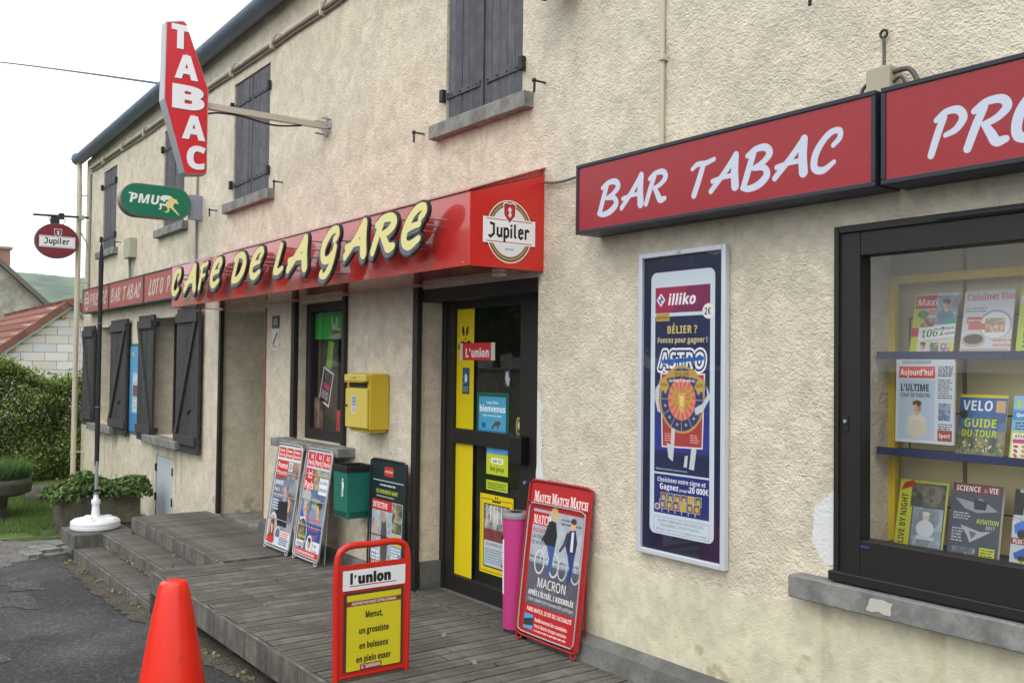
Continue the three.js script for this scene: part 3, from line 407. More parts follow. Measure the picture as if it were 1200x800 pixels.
function shield(g, x, y, w, h, edge, fill) { const P = (k) => [[x - w / 2 * k, y - h * 0.42 * k], [x - w * 0.26 * k, y - h * 0.5 * k], [x, y - h * 0.44 * k], [x + w * 0.26 * k, y - h * 0.5 * k], [x + w / 2 * k, y - h * 0.42 * k], [x + w * 0.46 * k, y + h * 0.15 * k], [x, y + h * 0.55 * k], [x - w * 0.46 * k, y + h * 0.15 * k]]; poly(g, P(1.22), '#f4f4f4'); poly(g, P(1.08), edge); poly(g, P(0.9), fill); poly(g, [[x - w * 0.18, y - h * 0.18], [x + w * 0.02, y - h * 0.34], [x + w * 0.18, y - h * 0.2], [x + w * 0.1, y], [x + w * 0.2, y + h * 0.16], [x + w * 0.02, y + h * 0.3], [x - w * 0.16, y + h * 0.16], [x - w * 0.02, y + h * 0.02]], '#e9e6e0'); }

// ================================================================ SIGNS ON THE FRONT
const LETTER_WHITE = '#c2cbdc';
function signTex(glyphs, bg, fg, wpx, hpx, x0, x1, y0, y1, extra) { return canvasTex(wpx, hpx, (g) => { rect(g, 0, 0, wpx, hpx, bg); const r = rng(wpx + glyphs.length); for (let i = 0; i < 500; i++) { g.globalAlpha = 0.02; blob(g, r() * wpx, r() * hpx, 1 + r() * 14, 1 + r() * 9, r() < 0.5 ? '#000' : '#fff'); } g.globalAlpha = 1; g.fillStyle = fg; const sx = wpx / (x1 - x0), sy = hpx / (y1 - y0); for (const [c, a, b, e, f] of glyphs) dots(g, glyph(c, a, b, e, f).map(([x, y, rr]) => [(x - x0) * sx, hpx - (y - y0) * sy, rr * (sx + sy) / 2])); if (extra) extra(g, sx, sy, hpx); }); }
function lightBox(x0, x1, y0, y1, zf, tex, what, frameMat, rough) {
  const o = thing('sign_box', what, 'sign'), t = 0.02;
  mesh('casing', rbox(x0, x1, y0, y1, 0.002, zf - 0.012, 0.004), frameMat, o);
  mesh('face_panel', plane(x1 - x0 - 2 * t, y1 - y0 - 2 * t).translate((x0 + x1) / 2, (y0 + y1) / 2, zf - 0.004), printMat(tex, rough), o);
  for (const [a, b, c, d] of [[x0, x1, y1 - t, y1], [x0, x1, y0, y0 + t]]) mesh('trim', rbox(a, b, c, d, zf - 0.014, zf + 0.003, 0.003), frameMat, o);
  for (const [a, b] of [[x0, x0 + t], [x1 - t, x1]]) mesh('trim', rbox(a, b, y0 + t + 0.001, y1 - t - 0.001, zf - 0.014, zf + 0.0025, 0.003), frameMat, o);
  return o;
}
{
  const fr = mat(0x1f2330, { roughness: 0.5 }), y0 = 2.385, y1 = 2.775, h = 0.18;
  const gl = [['B', -3.925, -3.735, 2.46, 2.655], ['A', -3.745, -3.555, 2.475, 2.655], ['R', -3.56, -3.385, 2.475, 2.65], ['T', -3.235, -3.07, 2.47, 2.65], ['A', -3.12, -2.925, 2.475, 2.65], ['B', -2.925, -2.735, 2.455, 2.66], ['A', -2.745, -2.545, 2.48, 2.655], ['C', -2.54, -2.375, 2.475, 2.66]];
  lightBox(-4.1, -2.224, y0, y1, h, signTex(gl, '#971622', LETTER_WHITE, 1400, 262, -4.08, -2.244, y0 + 0.02, y1 - 0.02), 'red sign box reading BAR TABAC in white brush letters over the wall poster', fr, 0.3);
  const g2 = [['P', -2.005, -1.845, 2.455, 2.64], ['R', -1.865, -1.68, 2.455, 2.645], ['O', -1.69, -1.51, 2.455, 2.65]];
  lightBox(-2.2, -0.32, y0, y1, h, signTex(g2, '#951521', LETTER_WHITE, 1400, 262, -2.18, -0.34, y0 + 0.02, y1 - 0.02), 'red sign box with white brush letters starting PRO over the display window', fr, 0.3);
  const fr2 = mat(0x3c3a3c, { roughness: 0.6 }), w2 = '#b9b3b0', yb = 2.415, yt = 2.805;
  const row = (s, x0, cw, gap = 0.02) => { const out = []; let x = x0; for (const c of s) { if (c === ' ') { x += cw * 0.8; continue; } out.push([c, x, x + cw, yb + 0.09, yt - 0.09]); x += cw + gap; } return out; };
  lightBox(-16.62, -14.9, yb, yt, 0.15, signTex(row('PRESSE', -16.1, 0.165), '#9c4c42', w2, 800, 174, -16.6, -14.92, yb + 0.02, yt - 0.02, (g) => { blob(g, 130, 87, 62, 76, '#c9bfb4'); blob(g, 130, 87, 50, 62, '#6e6a5e'); rect(g, 62, 62, 136, 46, '#d2cac0'); brewText(g, 76, 96, 30, '#3a3434'); }), 'faded red sign panel reading PRESSE at the building corner', fr2, 0.5);
  lightBox(-14.88, -13.03, yb, yt, 0.15, signTex(row('BAR TABAC', -14.76, 0.165), '#9e4a40', w2, 800, 170, -14.86, -13.05, yb + 0.02, yt - 0.02), 'faded red sign panel reading BAR TABAC over the shuttered windows', fr2, 0.5);
  lightBox(-13.01, -11.15, yb, yt, 0.15, signTex([...row('LOTO', -12.8, 0.15), ...row('PA', -12.0, 0.15)], '#a14d42', w2, 800, 170, -12.99, -11.17, yb + 0.02, yt - 0.02), 'faded red sign panel starting LOTO behind the canopy end', fr2, 0.5);
}
// canopy -----------------------------------------------------------
{
  const X0 = -10.4, X1 = -4.62, ZF = 0.55, Y0 = 2.23, YT = 2.665, YW = 2.865;
  const c = thing('entrance_canopy', 'long red canopy fascia lettered CAFE DE LA GARE over the door', 'canopy');
  const redN = noiseTex(256, (u, v) => 0.12 + 0.06 * midF(u, v) + 0.03 * grainF(u, v), false, 0.4, 0.4);
  const red = new THREE.MeshPhysicalMaterial({ color: 0xc0282a, roughness: 1, roughnessMap: rep(redN, 0.4), clearcoat: 1, clearcoatRoughness: 0.05 });
  red.roughnessMap = noiseTex(256, (u, v) => 0.3 + 0.1 * midF(u, v) + 0.05 * grainF(u, v), false, 0.4, 0.4); red.color.setRGB(0.52, 0.026, 0.022);
  const bm = noiseTex(256, (u, v) => 0.5 + 0.35 * coarseF(u, v), false, 0.25, 0.8); red.bumpMap = bm; red.bumpScale = 0.004;
  const segs = [X0, -8.47, -6.54, X1]; for (let i = 0; i < 3; i++) mesh('front_panel', rbox(segs[i] + (i ? 0.0015 : 0), segs[i + 1] - (i < 2 ? 0.0015 : 0), Y0, YT, ZF - 0.02, ZF, 0.003), red, c);
  for (let i = 0; i < 3; i++) mesh('soffit_panel', box(segs[i] + 0.002, segs[i + 1] - 0.002, Y0 + 0.004, Y0 + 0.012, 0.004, ZF - 0.021), red, c);
  const dz = (pts, x, d) => ext(shapeOf(pts.map(([z, y]) => [-z, y])), d).rotateY(Math.PI / 2).translate(x, 0, 0);
  const sideRed = new THREE.MeshPhysicalMaterial({ roughness: 0.35, clearcoat: 0.3, clearcoatRoughness: 0.1 }); sideRed.color.setRGB(0.6, 0.02, 0.012);
  const sideP = [[0.003, Y0], [ZF - 0.003, Y0], [ZF - 0.003, YT - 0.004], [0.003, 2.825]];
  mesh('side_panel', dz(sideP, X1 - 0.012, 0.014), sideRed, c); mesh('side_panel', dz(sideP, X0 - 0.004, 0.01), red, c);
  mesh('roof_sheet', dz([[0.003, YW], [ZF + 0.012, YT + 0.002], [ZF + 0.012, YT + 0.01], [0.003, YW + 0.008]], X0 - 0.01, X1 - X0 + 0.022), red, c);
  mesh('edge_flange', dz([[0.003, 2.828], [ZF, YT - 0.001], [0.003, YW - 0.002]], X1 - 0.02, 0.006), red, c);
  // round beer emblem on the side panel
  const lt = canvasTex(512, 512, (g) => { g.clearRect(0, 0, 512, 512); blob(g, 256, 262, 208, 220, '#efe9df'); blob(g, 256, 262, 200, 212, '#7d5a26'); blob(g, 256, 262, 166, 176, '#e4e4e6'); g.strokeStyle = '#efe9df'; g.lineWidth = 3; g.beginPath(); g.ellipse(256, 262, 180, 192, 0, 0, 7); g.stroke();
    poly(g, [[20, 170], [492, 170], [492, 350], [20, 350]], '#efefef'); poly(g, [[20, 350], [60, 350], [50, 372]], '#2b2b2b'); poly(g, [[492, 350], [452, 350], [462, 372]], '#2b2b2b'); rect(g, 50, 180, 412, 6, '#b32430'); rect(g, 50, 334, 412, 6, '#b32430'); brewText(g, 76, 306, 96, '#131313'); shield(g, 256, 128, 96, 120, '#8c1a24', '#c02030'); txt(g, 'BELGIUM', 256, 392, 17, '#565b78', { align: 'center' }); });
  // emblem as a flat plate: ring plus banner outline
  const W = 0.42, H = 0.44;
  const cir = []; for (let a = 0; a < 360; a += 3) { const t = a * D2R, X = 256 + 208 * Math.cos(t), Y = 262 - 220 * Math.sin(t); cir.push([X, Y]); }
  const arcTop = cir.filter(([, Y]) => Y <= 168).sort((p, q) => q[0] - p[0]), arcBot = cir.filter(([, Y]) => Y >= 352).sort((p, q) => p[0] - q[0]);
  const full = [[492, 168], ...arcTop.map(([x, y]) => [x, y]), [20, 168], [20, 352], ...arcBot.map(([x, y]) => [x, y]), [492, 352]];
  const toL = ([x, y]) => [(x / 512 - 0.5) * W, (0.5 - y / 512) * H];
  const eg = clean(new THREE.ShapeGeometry(shapeOf(full.map(toL)))); normUV(eg, -W / 2, W / 2, -H / 2, H / 2); eg.rotateY(Math.PI / 2).translate(X1 + 0.004, 2.455, 0.265);
  mesh('emblem', eg, printMat(lt, 0.35), c, 'round white and gold beer emblem with black lettering');
  for (let k = 0; k < 15; k++) for (const y of [Y0 + 0.022, YT - 0.022]) mesh('rivet', clean(new THREE.SphereGeometry(0.006, 8, 5).scale(1, 1, 0.5).translate(X0 + 0.06 + k * 0.404, y, ZF)), M.galv, c);
  mesh('cable_outlet', rbox(-4.95, -4.87, Y0 - 0.018, Y0 + 0.003, 0.1, 0.16, 0.004), M.white, c);
  // letters on stand-offs
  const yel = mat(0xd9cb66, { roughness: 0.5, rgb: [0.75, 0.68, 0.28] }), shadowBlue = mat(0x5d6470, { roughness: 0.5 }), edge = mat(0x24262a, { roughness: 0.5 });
  const LT = [['C', -9.98, -9.62, 2.3, 2.6], ['A', -9.59, -9.14, 2.315, 2.6], ['F', -9.13, -8.81, 2.315, 2.6], ['E', -8.8, -8.42, 2.315, 2.61], ['D', -8.23, -7.82, 2.325, 2.605], ['E', -7.8, -7.43, 2.325, 2.61], ['L', -7.28, -7.03, 2.33, 2.6], ['A', -7.02, -6.56, 2.325, 2.61], ['G', -6.41, -6.04, 2.235, 2.625], ['A', -6.03, -5.62, 2.34, 2.62], ['R', -5.63, -5.22, 2.34, 2.615], ['E', -5.22, -4.86, 2.335, 2.63]];
  for (const [ch, a, b, e, f] of LT) {
    const cs = glyph(ch, a + 0.025, b - 0.012, e + 0.02, f - 0.012, 0.22, 1.14), low = cs.map(([x, y, r]) => [x - 0.022, y - 0.024, r]), zp = ZF + 0.11;
    const pl = mesh('letter', merge(shapesOf([...cs, ...low], 0.015, 0.006).map((s) => ext(s, 0.02).translate(0, 0, zp))), edge, c, 'raised letter ' + ch + ' on thin rods');
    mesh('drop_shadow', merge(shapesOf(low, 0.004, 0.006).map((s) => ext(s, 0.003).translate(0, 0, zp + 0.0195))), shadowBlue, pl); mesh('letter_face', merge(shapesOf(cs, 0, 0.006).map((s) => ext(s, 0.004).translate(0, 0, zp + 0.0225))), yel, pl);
    const k = cs.length, spots = [cs[2], cs[Math.floor(k * 0.45)], cs[k - 3]]; for (const [x, y] of spots) mesh('standoff', rod([x, y, ZF - 0.002], [x, y, zp + 0.002], 0.007, 8), M.alu, pl);
  }
}
// hanging blade signs ----------------------------------------------
function rotPart(g, x) { return g.rotateY(Math.PI / 2).translate(x, 0, 0); }
{ // tall hexagonal sign; local x = -z
  const o = thing('blade_sign', 'tall red hexagonal TABAC sign projecting on a bracket', 'sign'), pts = [[-1.435, 4.35], [-1.30, 4.385], [-1.275, 4.37], [-1.085, 3.86], [-1.085, 3.19], [-1.095, 3.17], [-1.25, 3.15], [-1.27, 3.17], [-1.44, 3.73]];
  const s = shapeOf(pts); mesh('casing', rotPart(ext(s, 0.12, 0.006).translate(0, 0, -0.06), -7.75), mat(0xa9adb2, { roughness: 0.4, metalness: 0.4 }), o);
  const face = canvasTex(360, 1240, (g, w, h) => { rect(g, 0, 0, w, h, '#c81e2c'); const LW = '#e6ebef';
    const ys = [[34, 214], [272, 452], [514, 694], [752, 930], [990, 1168]], xs = [[58, 186], [92, 262], [80, 312], [160, 330], [198, 336]];
    ['T', 'A', 'B', 'A', 'C'].forEach((ch, i) => { const [a, b] = xs[i], [t, u] = ys[i].map((q) => q + 14); for (const [dx, dy, col] of [[5, 6, '#3a1418'], [0, 0, LW]]) { g.save(); g.font = 'bold 200px sans-serif'; const m = g.measureText(ch), gw = m.actualBoundingBoxRight + m.actualBoundingBoxLeft, gh = m.actualBoundingBoxAscent + m.actualBoundingBoxDescent; g.translate(a + dx, u + dy); g.scale((b - a) / gw, (u - t) / gh); g.fillStyle = g.strokeStyle = col; g.lineWidth = 13; g.lineJoin = 'miter'; g.fillText(ch, m.actualBoundingBoxLeft, -m.actualBoundingBoxDescent); g.strokeText(ch, m.actualBoundingBoxLeft, -m.actualBoundingBoxDescent); g.restore(); } }); });
  const ins = shapeOf(pts.map(([x, y]) => [-1.262 + (x + 1.262) * 0.95, 3.767 + (y - 3.767) * 0.985]));
  for (const sd of [1, -1]) { const g = clean(new THREE.ShapeGeometry(ins)); normUV(g, -1.44, -1.085, 3.15, 4.385); if (sd < 0) { const uv = g.attributes.uv; for (let i = 0; i < uv.count; i++) uv.setX(i, 1 - uv.getX(i)); } mesh('sign_face', rotPart(g.translate(0, 0, sd * 0.069), -7.75), printMat(face, 0.3), o); }
  mesh('bracket_arm', bar([-7.75, 3.745, 1.09], [-7.75, 3.745, 0.02], 0.05, 0.05), mat(0xb8b5a8, { roughness: 0.5, metalness: 0.2 }), o);
  mesh('cable', tube([[-7.75, 3.68, 1.08], [-7.74, 3.7, 1.0], [-7.75, 3.71, 0.8], [-7.75, 3.68, 0.5], [-7.75, 3.715, 0.25]], 0.008, 6), M.iron, o);
  mesh('wall_plate', merge([box(-7.83, -7.67, 3.72, 3.77, 0.001, 0.02), box(-7.77, -7.73, 3.66, 3.83, 0.002, 0.025)]), M.galv, o); for (const [x, y] of [[-7.82, 3.8], [-7.69, 3.69], [-7.82, 3.69], [-7.69, 3.8]]) mesh('bolt', rod([x, y, -0.01], [x, y, 0.09], 0.01), M.galv, o);
}
{ // green lozenge sign
  const o = thing('oval_sign', 'green rounded PMU sign with a galloping horse emblem on a grey bracket', 'sign'), st = (r, x0, x1, cy) => { const s = new THREE.Shape(); s.absarc(x1 - r, cy, r, -Math.PI / 2, Math.PI / 2); s.absarc(x0 + r, cy, r, Math.PI / 2, Math.PI * 1.5); s.closePath(); return s; };
  mesh('casing', rotPart(ext(st(0.188, -0.93, -0.14, 3.47), 0.13, 0.006, 20).translate(0, 0, -0.065), -11.17), mat(0x7a6d69, { roughness: 0.45, metalness: 0.2 }), o);
  const face = canvasTex(1024, 480, (g, w, h) => { rect(g, 0, 0, w, h, '#0c7358'); const k = '#e6ece8', ye = '#e2d98c';
    txt(g, 'PMU', 104, 288, 196, k, { skew: 0.16, sx: 1.02, heavy: 5 }); rect(g, 104, 140, 60, 22, k);
    poly(g, [[560, 170], [600, 135], [650, 128], [700, 132], [745, 150], [742, 170], [715, 168], [690, 200], [650, 196], [640, 230], [600, 236], [606, 205], [575, 222]], k); // mane and rider
    poly(g, [[735, 160], [790, 178], [812, 172], [808, 188], [842, 236], [832, 250], [790, 236], [765, 262], [758, 300], [850, 410], [858, 430], [842, 424], [720, 318], [700, 330], [704, 372], [680, 396], [622, 398], [640, 382], [672, 372], [676, 330], [650, 300], [648, 240], [690, 205]], ye);
    poly(g, [[560, 262], [590, 262], [596, 300], [584, 320], [590, 344], [570, 360], [536, 362], [552, 346], [566, 336], [556, 310]], k); poly(g, [[596, 262], [648, 270], [652, 300], [624, 296], [600, 288]], k); });
  const g0 = clean(new THREE.ShapeGeometry(st(0.176, -0.918, -0.152, 3.47), 20)); normUV(g0, -0.918, -0.152, 3.294, 3.646); mesh('sign_face', rotPart(g0.translate(0, 0, 0.074), -11.17), printMat(face, 0.3), o);
  mesh('bracket', rbox(-11.2, -11.14, 3.31, 3.6, 0.001, 0.15, 0.004), mat(0x8e97a3, { roughness: 0.45, metalness: 0.3 }), o);
}
{ // hanging oval beer sign at the corner
  const o = thing('hanging_sign', 'dark red oval beer sign hanging from a bar at the corner', 'sign'), X = -16.9, e = (rx, ry) => { const s = new THREE.Shape(); s.absellipse(-0.505, 3.6, rx, ry, 0, Math.PI * 2); return s; };
  mesh('casing', rotPart(ext(e(0.33, 0.285), 0.1, 0.005, 24).translate(0, 0, -0.05), X), mat(0x5d5450, { roughness: 0.5 }), o);
  const face = canvasTex(640, 560, (g, w, h) => { rect(g, 0, 0, w, h, '#7c2333'); rect(g, 52, 205, 540, 190, '#e8ebee'); rect(g, 70, 216, 504, 6, '#7c2333'); rect(g, 70, 378, 504, 6, '#7c2333'); brewText(g, 130, 338, 100, '#2a3432'); shield(g, 330, 150, 100, 120, '#5a2028', '#7a4a48'); });
  const g0 = clean(new THREE.ShapeGeometry(e(0.318, 0.273), 24)); normUV(g0, -0.823, -0.187, 3.327, 3.873); mesh('sign_face', rotPart(g0.translate(0, 0, 0.058), X), printMat(face, 0.35), o);
  mesh('bar', rod([X, 4.0, 0.86], [X, 4.03, -0.01], 0.018), M.iron, o); mesh('hanger', merge([rbox(X - 0.03, X + 0.03, 3.86, 3.99, 0.47, 0.6, 0.006), rbox(X - 0.04, X + 0.04, 3.96, 4.06, 0.4, 0.48, 0.006)]), M.iron, o);
  for (const z of [0.63, 0.37]) mesh('chain', rod([X, 3.99, z], [X, 3.8, z - (z - 0.5) * 0.5], 0.006), M.iron, o); mesh('lamp_joint', rbox(X - 0.03, X + 0.03, 3.98, 4.06, 0.1, 0.18, 0.01), M.galv, o);
}

// ================================================================ DOOR, WINDOWS
{
  const o = thing('cafe_door', 'dark framed glass cafe door with yellow strips and stickers', 'door'), z0 = -0.25, z1 = -0.19;
  const bx = (a, b, c, d, p = 0) => rbox(a, b, c, d, z0 - p, z1 + p, 0.005);
  mesh('door_frame', merge([bx(-6.088, -6.03, -0.02, 2.198, 0.01), bx(-4.99, -4.672, -0.02, 2.198, 0.01), bx(-6.03, -4.99, 2.15, 2.197, 0.009)]), M.dark, o);
  for (const [a, b, c, d] of [[-6.028, -5.935, 0.0, 2.148], [-5.11, -4.992, 0.0, 2.148], [-5.934, -5.111, 2.06, 2.148], [-5.934, -5.111, 0.0, 0.12], [-5.934, -5.111, 1.08, 1.185]]) mesh('rail', bx(a, b, c, d), M.dark, o);
  const gl = (c, d) => mesh('glass_pane', plane(0.822, d - c).translate(-5.5225, (c + d) / 2, -0.222), M.glass, o); gl(0.12, 1.08); gl(1.185, 2.06);
  mesh('threshold', box(-6.05, -4.68, -0.019, -0.001, -0.3, -0.172), M.alu, o);
  const hd = mesh('pull_handle', rbox(-5.13, -5.0, 1.0, 1.185, -0.189, -0.12, 0.008), mat(0x151413, { roughness: 0.4 }), o); mesh('lock_cylinder', rod([-5.03, 0.88, -0.2], [-5.03, 0.88, -0.175], 0.012), M.alu, o);
  const st = (name, x0, x1, y0, y1, tex, label, z = -0.2185, m) => mesh(name, plane(x1 - x0, y1 - y0).translate((x0 + x1) / 2, (y0 + y1) / 2, z), m ?? printMat(tex, 0.4), o, label);
  const ym = mat(0xe8d800, { roughness: 0.4, rgb: [0.72, 0.58, 0.005] });
  const up = canvasTex(260, 980, (g, w, h) => { rect(g, 0, 0, w, h, '#dcc900'); blob(g, 95, 180, 17, 42, '#1b1a12', -0.25); blob(g, 155, 180, 17, 42, '#1b1a12', 0.25); blob(g, 128, 245, 8, 12, '#1b1a12'); poly(g, [[20, 290], [80, 258], [130, 275], [180, 258], [240, 290], [240, 330], [180, 318], [130, 330], [80, 318], [20, 330]], '#1b1a12'); txt(g, 'LE JOURNAL', 130, 308, 34, '#dcc900', { align: 'center' }); });
  st('vinyl_strip', -5.932, -5.705, 1.187, 2.058, up, 'yellow vinyl strip with black newspaper emblem'); st('vinyl_strip', -5.932, -5.705, 0.122, 1.078, null, 'plain yellow vinyl strip', -0.2185, ym);
  st('sticker', -5.89, -5.44, 1.685, 1.81, canvasTex(360, 100, (g, w, h) => { rect(g, 0, 0, w, h, '#d9d7c8'); rect(g, 30, 0, 290, h, '#cf2a2c'); txt(g, 'L', 56, 82, 70, '#f2efe8', { heavy: 3 }); txt(g, '\u2019', 98, 82, 70, '#f2efe8', { heavy: 2 }); txt(g, 'union', 118, 82, 70, '#f2efe8', { heavy: 3, sx: 0.95 }); }), 'red and white newspaper sticker', -0.217);
  st('sticker', -5.85, -5.76, 1.44, 1.63, canvasTex(120, 240, (g, w, h) => { rect(g, 0, 0, w, h, '#13233f'); photo(g, 8, 10, w - 16, h * 0.6, ['#27518c', '#7fb0dc', '#1a2f5a'], 5, 20); blob(g, 60, 95, 22, 42, '#cfe3f2'); lines(g, 12, 170, 96, 4, 15, '#9fb6d2', 0.5, 8); }), 'small dark blue sticker', -0.217);
  st('poster_board', -5.66, -5.27, 1.155, 1.46, null, 'green frame around a blue welcome notice', -0.219, mat(0x1d5c4a, { roughness: 0.4 }));
  st('notice', -5.63, -5.3, 1.185, 1.43, canvasTex(320, 250, (g, w, h) => { rect(g, 0, 0, w, h, '#4aa6cf'); txt(g, 'vous êtes', 160, 52, 30, '#e8f4fa', { align: 'center' }); txt(g, 'bienvenus', 160, 108, 62, '#f4fbff', { align: 'center', heavy: 2 }); txt(g, 'dans notre bar tabac', 160, 142, 22, '#e8f4fa', { align: 'center' }); poly(g, [[150, 215], [200, 175], [250, 168], [262, 190], [240, 200], [228, 240], [214, 205], [180, 210], [166, 240]], '#5b5440'); blob(g, 60, 205, 26, 20, '#235f8c'); rect(g, 0, 238, w, 12, '#2c86b4'); }), 'blue welcome notice', -0.2165);
  st('sticker', -5.19, -5.12, 1.17, 1.31, canvasTex(100, 180, (g, w, h) => { rect(g, 0, 0, w, h, '#24231f'); blob(g, 50, 90, 40, 82, '#b9a960'); blob(g, 50, 90, 30, 66, '#39502e'); blob(g, 52, 80, 14, 34, '#d6cf9a'); }), 'small oval badge sticker', -0.2165);
  st('sticker', -5.53, -5.27, 0.89, 1.075, canvasTex(280, 220, (g, w, h) => { rect(g, 0, 0, w, h, '#c0d02c'); rect(g, 0, 0, w, 50, '#4f9ad0'); photo(g, 0, 0, w, 50, ['#4f9ad0', '#86bde4', '#3678b0'], 9, 16); rrect(g, 60, 80, 160, 50, 20, '#eef0d8'); txt(g, 'par ici', 140, 118, 38, '#2b4a20', { align: 'center' }); txt(g, 'les jeux', 140, 190, 56, '#3c4a14', { align: 'center', sx: 0.9 }); }), 'yellow green and blue sticker', -0.217);
  st('sticker', -5.53, -5.27, 0.78, 0.85, canvasTex(280, 80, (g, w, h) => { rect(g, 0, 0, w, h, '#b4c834'); lines(g, 20, 20, 240, 3, 18, '#5e6c1c', 0.5, 5); }), 'small yellow green strip', -0.217);
  st('poster', -5.6, -5.2, 0.2, 0.75, canvasTex(400, 560, (g, w, h) => { rect(g, 0, 0, w, h, '#dfc80a'); g.strokeStyle = '#2a2712'; g.lineWidth = 4; g.strokeRect(14, 34, w - 28, h - 50); blob(g, 200, 26, 34, 24, '#dfc80a'); blob(g, 188, 20, 6, 12, '#222'); blob(g, 212, 20, 6, 12, '#222'); rect(g, 150, 38, 100, 14, '#2a2712'); rect(g, 46, 66, w - 92, h - 110, '#38342c'); photo(g, 54, 74, w - 108, 170, ['#80868a', '#c8c2b8', '#5a5450', '#d8d6d2'], 21, 60); for (let i = 0; i < 6; i++) rect(g, 80 + i * 44, 74, 9, 120, '#e8e4da'); photo(g, 54, 244, w - 108, 80, ['#7e3b38', '#a05048', '#5a2c2c'], 22, 30); rect(g, 54, 326, w - 108, 180, '#b8c6cc'); txt(g, 'LE JOURNAL EST ICI', 200, 360, 26, '#8c3a3c', { align: 'center' }); lines(g, 70, 384, 250, 6, 18, '#6d8290', 0.45, 31); rect(g, 260, 470, 70, 22, '#b03a34'); }), 'yellow framed newspaper poster', -0.216);
  st('sticker', -5.33, -5.25, 1.5, 1.62, canvasTex(100, 150, (g, w, h) => { rect(g, 0, 0, w, h, '#2c2f33'); poly(g, [[30, 20], [60, 10], [70, 60], [90, 70], [70, 140], [40, 130], [20, 80]], '#b9bdc2'); }), 'small grey sticker', -0.217);
}
{
  const o = thing('narrow_window', 'narrow dark framed window with a green notice inside, above the magazine racks', 'window'), b = (a, c, d, e) => rbox(a, c, d, e, -0.16, -0.07, 0.006);
  for (const q of [[-8.298, -8.2, 0.962, 2.198], [-7.43, -7.342, 0.962, 2.198], [-8.199, -7.431, 2.12, 2.198], [-8.199, -7.431, 0.962, 1.06]]) mesh('frame', b(...q), M.dark, o);
  mesh('glass_pane', plane(0.77, 1.06).translate(-7.815, 1.59, -0.11), M.glass, o);
  const st = (n, x0, x1, y0, y1, t, l, z = -0.114, rz = 0) => { const m = mesh(n, plane(x1 - x0, y1 - y0), printMat(t, 0.5), o, l); m.position.set((x0 + x1) / 2, (y0 + y1) / 2, z); m.rotation.z = rz; };
  st('notice', -8.19, -7.44, 1.87, 2.11, canvasTex(400, 140, (g, w, h) => { rect(g, 0, 0, w, h, '#1fa53a'); rect(g, 0, 0, w, 18, '#2c7f5a'); poly(g, [[170, 30], [190, 20], [196, 60], [225, 66], [232, 24], [250, 30], [246, 80], [285, 96], [280, 122], [200, 118], [186, 84]], '#b9b4a2'); poly(g, [[190, 92], [280, 98], [282, 112], [196, 116]], '#6a4a32'); rect(g, 160, 120, 120, 20, '#8fa39b'); }), 'bright green notice across the top of the glass');
  st('leaflet', -8.05, -7.83, 1.28, 1.6, canvasTex(140, 220, (g, w, h) => { rect(g, 0, 0, w, h, '#d8d8d4'); photo(g, 10, 12, w - 20, h - 24, ['#26242c', '#443a52', '#7a2c3c', '#17161c'], 41, 30); rect(g, 26, 90, 88, 34, '#b8304c'); lines(g, 24, 140, 90, 4, 14, '#c9c6d2', 0.5, 3); }), 'tilted dark leaflet', -0.114, -0.3);
  st('leaflet', -7.93, -7.82, 1.6, 1.85, canvasTex(60, 160, (g, w, h) => { rect(g, 0, 0, w, h, '#7fae45'); rect(g, 10, 0, 12, h, '#5f9435'); }), 'green paper strip', -0.116, -0.18);
  st('leaflet', -7.72, -7.45, 1.06, 1.24, canvasTex(140, 120, (g, w, h) => { rect(g, 0, 0, w, h, '#b93734'); blob(g, 70, 60, 36, 30, '#5a2a26'); blob(g, 70, 56, 22, 18, '#c9b0a0'); }), 'red leaflet');
  st('leaflet', -8.19, -8.0, 1.06, 1.34, canvasTex(100, 140, (g, w, h) => { rect(g, 0, 0, w, h, '#6a4a3c'); photo(g, 0, 0, w, h, ['#6a4a3c', '#8a7058', '#3c2c26'], 45, 30); }), 'brown leaflet');
  mesh('curtain', uvm(ext(shapeOf([...Array(25).keys()].map((i) => [-8.1 + i * 0.02, 0.012 * Math.sin(i * 1.4)]).concat([...Array(25).keys()].map((i) => [-7.62 - i * 0.02, 0.012 * Math.sin((24 - i) * 1.4) - 0.003]))), 1.3).rotateX(-Math.PI / 2).translate(0, 0.9, -0.42)), mat(0x9fa29c, { roughness: 0.9 }), o);
}
